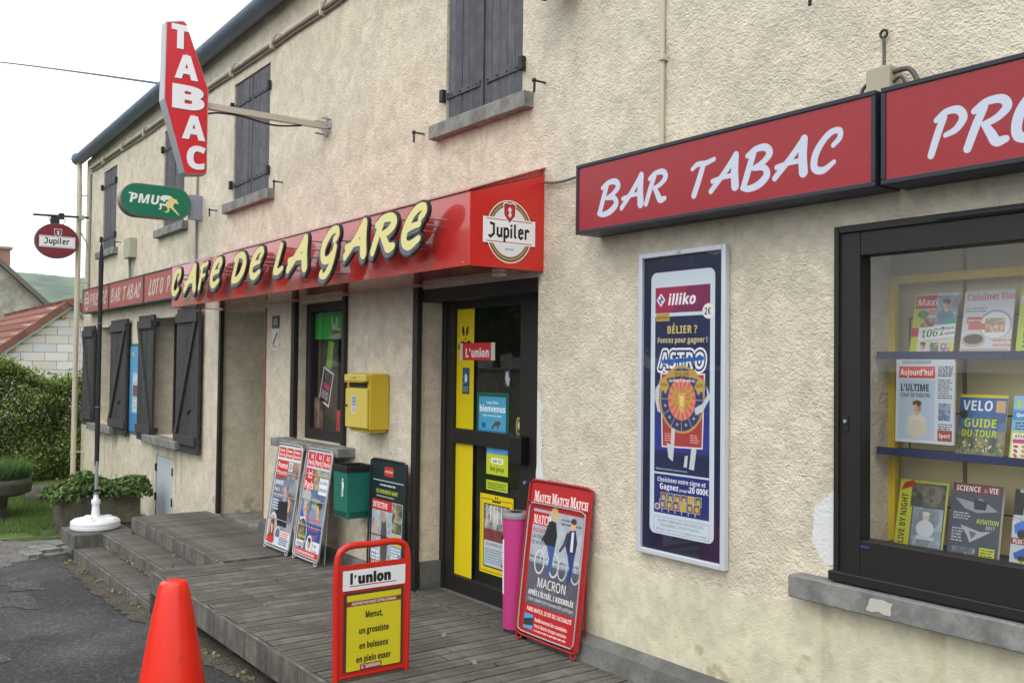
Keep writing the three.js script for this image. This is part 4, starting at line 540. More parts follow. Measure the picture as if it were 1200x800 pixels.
// display window ---------------------------------------------------
{
  const o = thing('display_window', 'wide dark framed shop window showing magazines', 'window'), b = (a, c, d, e, z = 0.012) => rbox(a, c, d, e, -0.07, z, 0.005);
  const X0 = -2.515, X1 = -0.552, Y0 = 0.777, Y1 = 2.248;
  for (const q of [[X0, X0 + 0.108, Y0, Y1], [X1 - 0.108, X1, Y0, Y1], [X0 + 0.109, X1 - 0.109, Y1 - 0.115, Y1], [X0 + 0.109, X1 - 0.109, Y0, Y0 + 0.15]]) mesh('frame', b(...q), M.dark, o);
  for (const q of [[X0 - 0.012, X0 + 0.012, Y0 - 0.01, Y1 + 0.02], [X1 - 0.012, X1 + 0.022, Y0 - 0.01, Y1 + 0.02], [X0 + 0.013, X1 - 0.013, Y1 - 0.012, Y1 + 0.02]]) mesh('outer_trim', rbox(...q, 0.004, 0.026, 0.004), M.dark, o);
  mesh('drip_rail', rbox(X0 - 0.015, X1 + 0.03, 0.742, 0.785, 0.002, 0.06, 0.006), M.dark, o); mesh('vent_slot', rbox(-2.05, -1.3, Y1 - 0.005, Y1 + 0.012, 0.027, 0.034, 0.003), M.black, o);
  const lk = mesh('lock', merge([rbox(-2.485, -2.46, 1.38, 1.45, 0.013, 0.018, 0.006)]), M.black, o); mesh('key_cylinder', rod([-2.4725, 1.425, 0.012], [-2.4725, 1.425, 0.024], 0.008), M.alu, lk); mesh('drain_cap', rbox(-2.4, -2.36, 0.895, 0.905, 0.0125, 0.016, 0.001), mat(0x2c3a66), o);
  mesh('glass_pane', plane(X1 - X0 - 0.21, Y1 - Y0 - 0.262).translate((X0 + X1) / 2, (Y0 + 0.15 + Y1 - 0.12) / 2, -0.03), M.glass, o);
  // the lined display niche behind it
  const n = thing('display_niche', 'pale olive lined niche behind the display window', 'display niche'), lm = mat(0xf2e6b4, { roughness: 0.9, bumpMap: plainBump, bumpScale: 0.001 }), lf = mat(0xa39c86, { roughness: 0.9 });
  mesh('back_panel', box(-2.9, -0.3, 0.72, 2.4, -0.56, -0.52), lm, n); mesh('side_panel', box(-2.9, -2.86, 0.72, 2.4, -0.52, -0.401), lm, n); mesh('side_panel', box(-0.34, -0.3, 0.72, 2.4, -0.52, -0.401), lm, n); mesh('top_panel', box(-2.9, -0.3, 2.4, 2.44, -0.56, -0.401), lm, n); mesh('floor_panel', box(-2.86, -0.34, 0.68, 0.719, -0.52, -0.401), lf, n);
  mesh('joint_strip', box(-2.24, -2.225, 0.9, 2.4, -0.52, -0.512), mat(0x857f68), n);
  // yellow steel rack with blue shelves
  const r = thing('magazine_rack', 'yellow steel frame with dark blue shelves inside the display window', 'rack'), ye = mat(0xd8b60e, { roughness: 0.45, rgb: [0.75, 0.55, 0.015] }), bl = mat(0x2a3358, { roughness: 0.45 });
  mesh('upright', rbox(-2.53, -2.49, 0.78, 2.08, -0.42, -0.38, 0.005), ye, r); mesh('upright', rbox(-0.62, -0.58, 0.78, 2.08, -0.42, -0.38, 0.005), ye, r); mesh('crossbar', rbox(-2.489, -0.621, 2.04, 2.08, -0.42, -0.38, 0.005), ye, r);
  for (const y of [1.715, 1.29, 0.875]) { mesh('shelf', merge([rbox(-2.5, -0.6, y - 0.006, y, -0.46, -0.262, 0.002), rbox(-2.5, -0.6, y - 0.02, y + 0.014, -0.262, -0.254, 0.002)]), bl, r); mesh('wire_back', merge([rod([-2.45, y + 0.17, -0.44], [-0.65, y + 0.17, -0.44], 0.004, 6), rod([-2.45, y, -0.44], [-2.45, y + 0.17, -0.44], 0.004, 6)]), bl, r); }
  // magazines
  const mag = (name, x, y, w, h, tex, what, z = -0.3, lean = 0.2, thick = 0.008, cat = 'magazine') => { const g = thing(name, what, cat, [x, y, z]); const c = new THREE.Group(); g.rotation.x = -lean; mesh('pages', box(-w / 2 + 0.001, w / 2 - 0.001, 0.001, h - 0.001, -thick, -0.0008), M.paper, g); mesh('cover', plane(w, h).translate(0, h / 2, 0), printMat(tex, 0.35), g); return g; };
  const T1 = 1.716, T2 = 1.291, T3 = 0.876;
  mag('magazine', -2.27, T1, 0.2, 0.275, canvasTex(300, 410, (g, w, h) => { rect(g, 0, 0, w, h, '#c9cdd2'); rect(g, 0, 0, 60, h, '#c2cc3a'); photo(g, 150, 20, 150, 190, ['#8fa0ae', '#b9c3c8', '#68788a'], 51, 20); head(g, 225, 80, 36, '#d8b49c', '#4a3428', { cloth: '#6d8298', clip: [150, 10, 150, 200] }); rect(g, 10, 14, 150, 88, '#c8243a'); txt(g, 'Maxi', 18, 82, 66, '#f4f2ee', { skew: 0.1, sx: 0.95 }); blob(g, 70, 140, 40, 26, '#5d8f3a'); blob(g, 130, 130, 26, 22, '#c98f8a'); photo(g, 60, 165, 90, 60, ['#6c503e', '#c9a67a', '#e2d6c2'], 52, 20); blob(g, 260, 200, 36, 36, '#2fa58a'); poly(g, [[50, 232], [300, 205], [300, 290], [50, 318]], '#e9ebe6'); txt(g, '1067', 66, 300, 72, '#2a7d4c', { font: 'serif', rot: -0.1, skew: 0.15 }); txt(g, 'Trucs', 210, 250, 32, '#3f4a44', { rot: -0.1 }); txt(g, '& astuces', 204, 284, 28, '#3f4a44', { rot: -0.1 }); rect(g, 50, 318, 250, 92, '#d7d6c9'); head(g, 90, 352, 24, '#d8b49c', '#5a3a2c', { clip: [50, 318, 80, 92] }); photo(g, 140, 330, 60, 70, ['#7f8a76', '#cfd4c4', '#5a6a52'], 53, 20); rect(g, 205, 330, 90, 75, '#d8cf3c'); photo(g, 215, 338, 60, 50, ['#6d5ac0', '#d07a3a', '#e2e0d0'], 54, 14); rect(g, 0, 230, 50, 60, '#c23a48'); }), 'weekly magazine headed Maxi on the top shelf');
  mag('magazine', -2.035, T1, 0.212, 0.275, canvasTex(310, 410, (g, w, h) => { rect(g, 0, 0, w, h, '#ccd0d4'); txt(g, 'Cuisine', 12, 62, 62, '#c9484a', { font: 'serif', sx: 0.8 }); txt(g, 'et Vins', 175, 62, 56, '#c9484a', { font: 'serif', sx: 0.72 }); blob(g, 205, 220, 100, 92, '#8da0b4'); blob(g, 205, 225, 92, 84, '#dfe2e2'); photo(g, 145, 180, 120, 90, ['#c9a58a', '#8fa06a', '#e2d8c4', '#c2705a'], 55, 40); rrect(g, 28, 170, 90, 40, 4, '#c0474a'); rrect(g, 40, 212, 110, 40, 4, '#cf6a52'); txt(g, 'SPECIAL', 34, 200, 22, '#f4efe8'); blob(g, 80, 320, 74, 44, '#b5aaa2'); blob(g, 80, 312, 60, 32, '#5c4a44'); txt(g, 'toutes les', 200, 330, 28, '#c9533f'); txt(g, 'recettes', 200, 362, 32, '#c9533f'); lines(g, 16, 110, 130, 2, 18, '#7d8a94', 0.5, 4); rect(g, 10, 372, 290, 30, '#b9aa98'); }), 'pale cookery magazine with plates of food on the top shelf');
  mag('magazine', -1.8, T1, 0.215, 0.29, canvasTex(300, 410, (g, w, h) => { rect(g, 0, 0, w, h, '#b9c83a'); poly(g, [[0, 120], [0, 70], [90, 0], [140, 0]], '#d6cfc4'); rect(g, 90, 60, 210, 190, '#7f9a34'); photo(g, 90, 60, 210, 190, ['#7f9a34', '#a8b44c', '#56702c'], 56, 40); txt(g, 'ANIMAUX', 74, 380, 56, '#5c7024', { rot: -Math.PI / 2, sx: 0.9 }); }), 'lime green animal magazine with an upright title on the top shelf');
  const np = mag('newspaper', -2.268, 1.335, 0.268, 0.36, canvasTex(400, 540, (g, w, h) => { rect(g, 0, 0, w, h, '#c3ccd4'); lines(g, 40, 10, 220, 2, 12, '#4c565e', 0.5, 3); rect(g, 20, 46, 250, 76, '#c4473c'); txt(g, "Aujourd'hui", 30, 104, 54, '#efeae4', { sx: 0.74 }); lines(g, 290, 44, 100, 5, 14, '#39434a', 0.6, 6); rect(g, 20, 130, 250, 390, '#a9bccb'); txt(g, "L'ULTIME", 32, 206, 62, '#2c3338', { sx: 0.72, heavy: 2 }); txt(g, 'COUP DE THÉATRE', 32, 246, 36, '#38424a', { sx: 0.66 }); head(g, 150, 310, 40, '#c9a48c', '#5a3d30', { cloth: '#cfc8b6', clip: [20, 250, 250, 270] }); blob(g, 150, 450, 74, 60, '#c8c0ac'); lines(g, 290, 130, 95, 9, 14, '#4a545c', 0.5, 12); photo(g, 295, 280, 80, 110, ['#5a7fa8', '#a8b8c0', '#8c4a3c'], 57, 24); lines(g, 295, 410, 90, 3, 14, '#4a545c', 0.5, 14); rect(g, 292, 450, 95, 70, '#9c4a44'); txt(g, 'Sport', 300, 498, 36, '#e8e0d8', { sx: 0.8 }); }), 'folded newspaper with the headline in capitals hanging over the upper shelf', -0.245, 0.03, 0.014, 'newspaper');
  mag('magazine', -2.06, T2, 0.2, 0.262, canvasTex(300, 400, (g, w, h) => { rect(g, 0, 0, w, h, '#41669c'); photo(g, 0, 140, w, 120, ['#41669c', '#5e7aa0', '#4a6a50'], 58, 30); photo(g, 0, 230, w, 170, ['#586a48', '#7a8a5c', '#3e4a38', '#8f8a78'], 59, 120); rect(g, 0, 0, w, 20, '#c9c23c'); txt(g, 'VELO', 20, 104, 92, '#e8ecef', { sx: 0.86 }); rect(g, 232, 36, 60, 76, '#c9a878'); blob(g, 32, 130, 26, 30, '#3a3d34'); txt(g, 'GUIDE', 36, 210, 76, '#c3d23c', { sx: 0.9, font: 'sans-serif' }); txt(g, 'DU TOUR', 26, 272, 60, '#b9c84a', { sx: 0.86 }); const r = rng(7); for (let i = 0; i < 60; i++) blob(g, r() * w, 290 + r() * 70, 5, 8, ['#d8d0c0', '#7a3a34', '#3a4a7a', '#c9b04a'][i % 4]); }), 'cycling magazine headed VELO GUIDE on the middle shelf');
  mag('magazine', -1.83, T2, 0.21, 0.262, canvasTex(300, 400, (g, w, h) => { rect(g, 0, 0, w, h, '#7fb4d6'); rect(g, 0, 0, w, 80, '#8fc0dc'); txt(g, 'santé', 14, 76, 86, '#c3d23a', { sx: 0.95 }); rect(g, 0, 92, w, 60, '#4a8fc4'); txt(g, 'Quels aliments', 20, 130, 34, '#eef4f8', { sx: 0.8 }); lines(g, 20, 165, 240, 3, 18, '#3a5a7a', 0.5, 5); rect(g, 0, 220, 170, 180, '#b3cc3e'); rect(g, 10, 232, 150, 160, '#e6ead8'); txt(g, 'aliments', 20, 262, 32, '#8a4a64'); rect(g, 14, 270, 140, 26, '#c2477a'); const r = rng(8); for (let i = 0; i < 8; i++) blob(g, 34 + (i % 3) * 44, 316 + Math.floor(i / 3) * 28, 15, 9, ['#c2503a', '#c99a3a', '#5a8a3a'][i % 3], r()); photo(g, 180, 220, 120, 180, ['#9fc4d8', '#e0cdb8', '#c8d8e0'], 61, 20); }), 'blue health magazine with a small booklet on the middle shelf');
  mag('dvd_magazine', -2.33, T3, 0.225, 0.29, canvasTex(320, 400, (g, w, h) => { rect(g, 0, 0, w, h, '#b9bf3a'); rect(g, 82, 14, 228, 150, '#5b5d54'); photo(g, 82, 14, 228, 150, ['#5b5d54', '#7f7c6c', '#3a3c38'], 62, 40); poly(g, [[10, 70], [30, 20], [90, 0], [110, 30]], '#a8352c'); txt(g, 'LIVE BY NIGHT', 62, 392, 56, '#2f3222', { rot: -Math.PI / 2, sx: 0.78 }); rect(g, 96, 150, 216, 250, '#4e565c'); rect(g, 104, 160, 200, 232, '#8b979f'); photo(g, 104, 160, 200, 232, ['#8b979f', '#a4afb6', '#77838b'], 63, 26); blob(g, 195, 215, 22, 28, '#c9b8ac'); blob(g, 195, 195, 26, 12, '#c6c8c8'); blob(g, 195, 285, 58, 52, '#c3cbd0'); rect(g, 140, 330, 120, 20, '#b9c4cb'); }), 'lime edged film magazine with a disc case on the bottom shelf');
  mag('magazine', -2.09, T3, 0.215, 0.3, canvasTex(320, 430, (g, w, h) => { rect(g, 0, 0, w, h, '#434a54'); rect(g, 12, 0, w - 24, 54, '#7c3038'); txt(g, 'SCIENCE', 22, 46, 46, '#ece8e4', { sx: 0.84 }); txt(g, '&', 200, 46, 34, '#c98f8a'); txt(g, 'VIE', 232, 46, 46, '#ece8e4', { sx: 0.84 }); poly(g, [[20, 90], [150, 110], [180, 80], [300, 150], [170, 170], [90, 150]], '#8b929a'); poly(g, [[140, 90], [230, 100], [220, 150], [150, 150]], '#2c3138'); txt(g, 'AVIATION', 170, 232, 40, '#b9bf4a', { sx: 0.74 }); txt(g, '2017', 230, 262, 30, '#a8adb0', { sx: 0.9 }); poly(g, [[70, 250], [200, 280], [270, 270], [190, 320], [140, 350], [120, 310]], '#a3a9ae'); poly(g, [[130, 280], [180, 290], [150, 330]], '#5e656c'); lines(g, 20, 176, 110, 3, 16, '#a8adb2', 0.5, 9); lines(g, 20, 270, 70, 5, 18, '#a8adb2', 0.5, 10); rect(g, 205, 370, 95, 60, '#bcc43a'); lines(g, 212, 380, 80, 3, 16, '#5a5f20', 0.5, 6); photo(g, 30, 380, 150, 40, ['#5e656c', '#9aa0a4', '#434a54'], 64, 16); }), 'dark aviation science magazine on the bottom shelf', -0.3, 0.2, 0.02);
  mag('magazine', -1.83, T3, 0.21, 0.3, canvasTex(320, 430, (g, w, h) => { rect(g, 0, 0, w, h, '#b6bcc2'); poly(g, [[20, 20], [60, 20], [60, 80], [110, 20], [160, 20], [100, 90], [170, 150], [110, 150], [60, 105], [60, 150], [20, 150]], '#1c1e22'); rect(g, 0, 0, 30, 160, '#1c1e22'); photo(g, 0, 150, w, 60, ['#b6bcc2', '#7f8a92', '#c9cdd0'], 65, 20); poly(g, [[10, 210], [60, 180], [170, 186], [230, 220], [240, 262], [20, 256]], '#3a6fc0'); blob(g, 60, 258, 26, 26, '#22252a'); blob(g, 190, 262, 26, 26, '#22252a'); rect(g, 0, 282, w, 36, '#7a2c2e'); txt(g, 'PLUS DE PUISSANCE', 12, 312, 34, '#efe6d8', { sx: 0.72 }); poly(g, [[20, 370], [80, 335], [190, 340], [250, 372], [240, 402], [30, 402]], '#2c5aa8'); blob(g, 70, 400, 20, 20, '#202226'); blob(g, 200, 400, 20, 20, '#202226'); txt(g, 'ESSAI', 40, 424, 24, '#d9c23a'); }), 'motoring magazine with blue cars on the bottom shelf');
  single('red_crate', rbox(-2.62, -2.42, 0.72, 1.0, -0.515, -0.46, 0.01), mat(0xa8331f, { roughness: 0.5 }), 'red box standing low in the display niche', 'box');
}

// ================================================================ POSTER CASE ON THE WALL
{
  const o = thing('poster_case', 'tall aluminium poster case with a blue lottery poster on the wall', 'poster case'), X0 = -3.74, X1 = -3.13, Y0 = 0.665, Y1 = 2.255, t = 0.028;
  mesh('back_board', box(X0 + 0.004, X1 - 0.004, Y0 + 0.004, Y1 - 0.004, 0.002, 0.016), M.alu, o);
  for (const q of [[X0, X0 + t, Y0, Y1], [X1 - t, X1, Y0, Y1], [X0 + t + 0.001, X1 - t - 0.001, Y1 - t, Y1], [X0 + t + 0.001, X1 - t - 0.001, Y0, Y0 + t]]) mesh('frame_profile', rbox(...q, 0.004, 0.04, 0.005), M.paleAlu, o);
  const tex = canvasTex(620, 1650, (g, w, h) => {
    rect(g, 0, 0, w, h, '#141a3c'); rrect(g, 60, 95, w - 120, h - 205, 44, '#c9d6e0');
    const x = 95, W = w - 190; let gr = g.createLinearGradient(x, 0, x + W, 0); gr.addColorStop(0, '#a32750'); gr.addColorStop(0.5, '#83285a'); gr.addColorStop(1, '#5c2450'); rect(g, x, 190, W, 160, gr.addColorStop ? '#7a2754' : '#7a2754'); poly(g, [[x, 190], [x + W * 0.62, 190], [x + W * 0.3, 350], [x, 350]], '#9c2a50'); 
    poly(g, [[x + 46, 225], [x + 82, 268], [x + 46, 312], [x + 10, 268]], '#e2e2ea'); poly(g, [[x + 46, 240], [x + 68, 268], [x + 46, 296], [x + 24, 268]], '#3c4a8c'); blob(g, x + 38, 258, 8, 8, '#e2e2ea'); blob(g, x + 54, 278, 8, 8, '#e2e2ea');
    txt(g, 'illiko', x + 98, 302, 92, '#eeeaf0', { skew: 0.18, heavy: 2 });
    rect(g, x, 372, W, 1010 - 20, '#222a4e'); poly(g, [[x, 900], [x + W, 800], [x + W, 1190], [x, 1190]], '#23307c'); rect(g, x, 1040, W, 160, '#27348a');
    rrect(g, x + 8, 352, 110, 48, 4, '#b49a4a'); txt(g, 'NOUVEAU', x + 16, 386, 22, '#5c4418'); blob(g, x + W - 12, 350, 46, 46, '#e4e2de'); txt(g, '2€', x + W - 44, 370, 56, '#4a4450', { sx: 0.8 });
    txt(g, 'BÉLIER ?', w / 2, 478, 66, '#d4bd6a', { align: 'center', sx: 0.9 }); txt(g, 'Foncez pour gagner !', w / 2, 535, 46, '#d8c98c', { align: 'center', sx: 0.86 });
    for (const [lw, c1] of [[52, '#e8e8ee'], [26, '#1e2a5c']]) txt(g, 'ASTRO', w / 2, 694, 142, c1, { align: 'center', stroke: c1, lw, sx: 0.8, skew: 0.08 }); txt(g, 'ASTRO', w / 2, 694, 142, '#dfe4ea', { align: 'center', sx: 0.8, skew: 0.08 }); poly(g, [[150, 640], [480, 618], [480, 640], [150, 668]], '#2a5ea8');
    poly(g, [[140, 720], [490, 720], [475, 1170], [155, 1180]], '#dcd6d4'); poly(g, [[150, 730], [480, 730], [466, 1160], [165, 1170]], '#a83c3a');
    // zodiac wheel with a horned head
    const cx = 312, cy = 880; blob(g, cx, cy, 178, 206, '#b99a4c'); blob(g, cx, cy, 164, 192, '#2a3c74'); for (let i = 0; i < 12; i++) { const a = i / 12 * 6.283; g.strokeStyle = '#b99a4c'; g.lineWidth = 5; g.beginPath(); g.moveTo(cx + 100 * Math.cos(a), cy + 120 * Math.sin(a)); g.lineTo(cx + 166 * Math.cos(a), cy + 194 * Math.sin(a)); g.stroke(); const b = a + 0.26, px = cx + 134 * Math.cos(b), py = cy + 158 * Math.sin(b); poly(g, [[px, py - 14], [px + 4, py - 4], [px + 14, py], [px + 4, py + 4], [px, py + 14], [px - 4, py + 4], [px - 14, py], [px - 4, py - 4]], '#cdb36a'); }
    blob(g, cx, cy, 108, 128, '#c96a58'); for (let i = 0; i < 16; i++) { const a = i / 16 * 6.283; poly(g, [[cx, cy], [cx + 106 * Math.cos(a), cy + 126 * Math.sin(a)], [cx + 106 * Math.cos(a + 0.18), cy + 126 * Math.sin(a + 0.18)]], '#d98a74'); }
    g.strokeStyle = '#b9983e'; g.lineWidth = 24; for (const s of [-1, 1]) { g.beginPath(); for (let t = 0; t < 1.01; t += 0.05) { const a = -2.2 + t * 6.4, rr = 46 * (1 - 0.55 * t), X = cx + s * (48 + Math.cos(a) * rr * -1), Y = cy - 10 + Math.sin(a) * rr; t ? g.lineTo(X, Y) : g.moveTo(X, Y); } g.stroke(); } poly(g, [[cx - 30, cy - 38], [cx + 30, cy - 38], [cx + 26, cy + 20], [cx + 14, cy + 78], [cx - 14, cy + 78], [cx - 26, cy + 20]], '#cfb050'); poly(g, [[cx - 16, cy - 20], [cx + 16, cy - 20], [cx + 10, cy + 40], [cx - 10, cy + 40]], '#e4cf80');
    poly(g, [[205, 705], [420, 705], [440, 760], [400, 748], [312, 738], [225, 748], [185, 760]], '#b9984a'); txt(g, 'BÉLIER', 312, 738, 34, '#7a6228', { align: 'center' }); poly(g, [[130, 770], [180, 740], [214, 800], [190, 840], [134, 820]], '#c0a050'); poly(g, [[494, 770], [444, 740], [410, 800], [434, 840], [490, 820]], '#c0a050'); txt(g, 'GAIN 1', 140, 800, 28, '#6a5420', { rot: 0.1, sx: 0.8 }); txt(g, 'GAIN 2', 420, 806, 28, '#6a5420', { rot: -0.1, sx: 0.8 });
    txt(g, "JUSQU'À 20 000 €", 312, 774, 22, '#dfe6f4', { align: 'center' });
    lines(g, 180, 1090, 70, 4, 14, '#d8a49c', 0.5, 3); lines(g, 380, 1090, 70, 4, 14, '#d8a49c', 0.5, 5);
    for (const p of [[[232, 1060], [262, 1060], [256, 1160], [246, 1262], [210, 1240], [196, 1150], [228, 1158]], [[390, 1168], [430, 1168], [410, 1300], [372, 1296]], [[340, 1220], [364, 1216], [356, 1290], [330, 1288]], [[100, 820], [136, 780], [130, 900], [146, 970], [120, 960], [96, 880]], [[500, 790], [532, 860], [470, 950], [420, 970], [412, 930], [470, 900], [506, 850]]]) poly(g, p, '#c6cbd0');
    txt(g, "Règlement disponible en point de vente", x + 14, 1178 + 140, 13, '#c9cfe4');
    rect(g, 60, 1334, w - 120, 12, '#c9d6e0'); rect(g, x, 1200, W, 134, 'rgba(39,52,138,0)');
    rect(g, x, 1346, W, 330 - 60, '#222d72');
    rrect(g, x, 1346, W, 0, 0, '#222d72');
    txt(g, 'Choisissez votre signe et', w / 2, 1392, 38, '#e4e8f2', { align: 'center', sx: 0.84 }); txt(g, 'Gagnez', 140, 1438, 50, '#f2f2f6', { sx: 0.86 }); txt(g, "jusqu'à", 300, 1438, 22, '#e4e8f2'); txt(g, '20 000€', 372, 1438, 48, '#f2f2f6', { sx: 0.86 });
  });
  // lower part of the poster is drawn on its own so that nothing overlaps
  const tex2 = canvasTex(620, 400, (g, w, h) => { rect(g, 0, 0, w, h, '#141a3c'); rrect(g, 60, -60, w - 120, h - 50, 44, '#c9d6e0'); rect(g, 95, 0, 430, 150, '#222d72'); const r = rng(4); for (let j = 0; j < 2; j++) for (let i = 0; i < 6; i++) { const X = 150 + i * 54 - j * 10, Y = 12 + j * 46; rect(g, X, Y, 48, 62, '#d8cfd0'); rect(g, X + 3, Y + 3, 42, 56, ['#8c4a3a', '#3a5a8c', '#7a6a3a', '#6a3a6a', '#c2a43a', '#3a6a4a'][(i + j) % 6]); blob(g, X + 24, Y + 34, 14, 17, ['#c9a65a', '#b9b04a'][i % 2]); } for (let i = 0; i < 6; i++) rect(g, 158 + i * 52, 122, 6, 18, '#c9ccd4'); blob(g, 122, 110, 22, 22, '#d8d4da'); blob(g, 122, 110, 16, 16, '#8c5a6a'); g.strokeStyle = '#7d8c98'; g.lineWidth = 3; g.strokeRect(95, 176, 430, 100); txt(g, 'JOUER COMPORTE DES RISQUES :', 310, 208, 25, '#5a6a78', { align: 'center', bold: false }); txt(g, 'ISOLEMENT, ENDETTEMENT…', 310, 236, 25, '#5a6a78', { align: 'center', bold: false }); txt(g, 'APPELEZ LE 09 74 75 13 13 (appel non surtaxé)', 310, 264, 19, '#5a6a78', { align: 'center', bold: false }); });
  const pw = X1 - X0 - 2 * t, ph = Y1 - Y0 - 2 * t, split = 0.205; const cxp = (X0 + X1) / 2;
  const gT = plane(pw, ph * (1 - split)).translate(cxp, Y0 + t + ph * split + ph * (1 - split) / 2, 0.02); { const uv = gT.attributes.uv; const keep = 1446 / 1650; for (let i = 0; i < uv.count; i++) uv.setY(i, 1 - (1 - uv.getY(i)) * keep); } 
  mesh('poster', gT, printMat(tex, 0.35), o, 'blue lottery poster with a gold zodiac wheel'); mesh('poster', plane(pw, ph * split).translate(cxp, Y0 + t + ph * split / 2, 0.02), printMat(tex2, 0.35), o, 'foot of the lottery poster with small tickets');
  mesh('glass_pane', plane(pw, ph).translate(cxp, (Y0 + Y1) / 2, 0.03), M.thinGlass, o); mesh('fixing_clip', rbox(-3.45, -3.43, Y1 - 0.02, Y1 + 0.012, 0.038, 0.046, 0.003), M.alu, o);
}
{ // narrow blue poster, number plates
  const o = thing('poster_board', 'narrow light blue poster between the open dark shutters', 'poster'); mesh('frame', rbox(-14.15, -13.52, 0.64, 1.9, 0.002, 0.018, 0.004), mat(0x3c6664), o);
  mesh('print', plane(0.56, 1.18).translate(-13.835, 1.27, 0.0205), printMat(canvasTex(220, 460, (g, w, h) => { rect(g, 0, 0, w, h, '#5c9fd0'); rect(g, 60, 140, 130, 220, '#a9c4d8'); txt(g, 'LOTO', 70, 190, 44, '#e4ecf2'); rect(g, 70, 210, 110, 60, '#7a5a5c'); rect(g, 80, 290, 60, 60, '#d8dcd8'); txt(g, '2', 96, 338, 50, '#5a6c7c'); rect(g, 0, 360, w, 100, '#4a8cc4'); blob(g, 60, 40, 20, 14, '#c9cf4a'); }), 0.4), o);
  const n = thing('house_number', 'small dark plate with the house number 13', 'number plate'); mesh('plate', rbox(-8.94, -8.76, 1.99, 2.11, 0.001, 0.008, 0.003), mat(0x3c444c), n); mesh('digits', plane(0.16, 0.1).translate(-8.85, 2.05, 0.0105), printMat(canvasTex(160, 100, (g, w, h) => { rect(g, 0, 0, w, h, '#4a545e'); txt(g, '13', 80, 78, 80, '#d2d6d8', { align: 'center' }); }), 0.5), n);
  const q = thing('notice_plate', 'small white notice with a red stripe under the house number', 'notice'); mesh('plate', rbox(-8.935, -8.77, 1.78, 1.975, 0.001, 0.006, 0.002), M.white, q); mesh('print', plane(0.15, 0.18).translate(-8.8525, 1.8775, 0.0085), printMat(canvasTex(130, 160, (g, w, h) => { rect(g, 0, 0, w, h, '#d6d4d0'); poly(g, [[10, 110], [100, 10], [124, 30], [30, 140]], '#a8554a'); lines(g, 12, 130, 100, 2, 12, '#777', 0.5, 3); }), 0.5), q);
}

// ================================================================ THINGS ON THE DECK
function loopPts(w, h, r) { const p = []; const c = [[w / 2 - r, h - r, 0], [-w / 2 + r, h - r, 1], [-w / 2 + r, r, 2], [w / 2 - r, r, 3]]; for (const [x, y, q] of c) for (let k = 0; k <= 3; k++) { const a = (q + k / 3) * Math.PI / 2; p.push([x + r * Math.cos(a), y + r * Math.sin(a), 0]); } return p; }
function wireRack(label, x, z, w, h, lean, tex, wireM, boardM, wires, cr = 0.02) {
  const ry = 0;
  const o = thing('magazine_stand', label, 'magazine stand', [x, 0.0, z], ry); o.rotation.order = 'YXZ'; o.rotation.x = -lean;
  mesh('frame', tube(loopPts(w, h, cr).map(([a, b, c]) => [a, b + 0.035, c]), 0.008, 8, true, 60), wireM, o);
  mesh('back_board', box(-w / 2 + 0.006, w / 2 - 0.006, 0.045, h + 0.03, -0.016, -0.006), boardM, o);
  mesh('poster', plane(w - 0.024, h - 0.03).translate(0, h / 2 + 0.037, -0.0035), printMat(tex, 0.4), o);
  for (const y of wires) mesh('wire', rod([-w / 2, y * h + 0.035, 0.009], [w / 2, y * h + 0.035, 0.009], 0.0035, 6), wireM, o);
  for (const s of [-1, 1]) { mesh('foot', tube([[s * (w / 2 - 0.055), 0.037, 0], [s * (w / 2 - 0.055), 0.012, 0.002], [s * (w / 2 - 0.035), 0.006, 0.003], [s * (w / 2 - 0.012), 0.012, 0.002], [s * (w / 2 - 0.01), 0.037, 0]], 0.006, 6), wireM, o); mesh('back_leg', rod([s * (w / 2 - 0.03), h * 0.8, -0.014], [s * (w / 2 - 0.03), 0.02, -0.014 - h * 0.07], 0.005, 6), wireM, o); }
  return o;
}
const wireGrey = mat(0xb4b6b8, { roughness: 0.4, metalness: 0.5 });
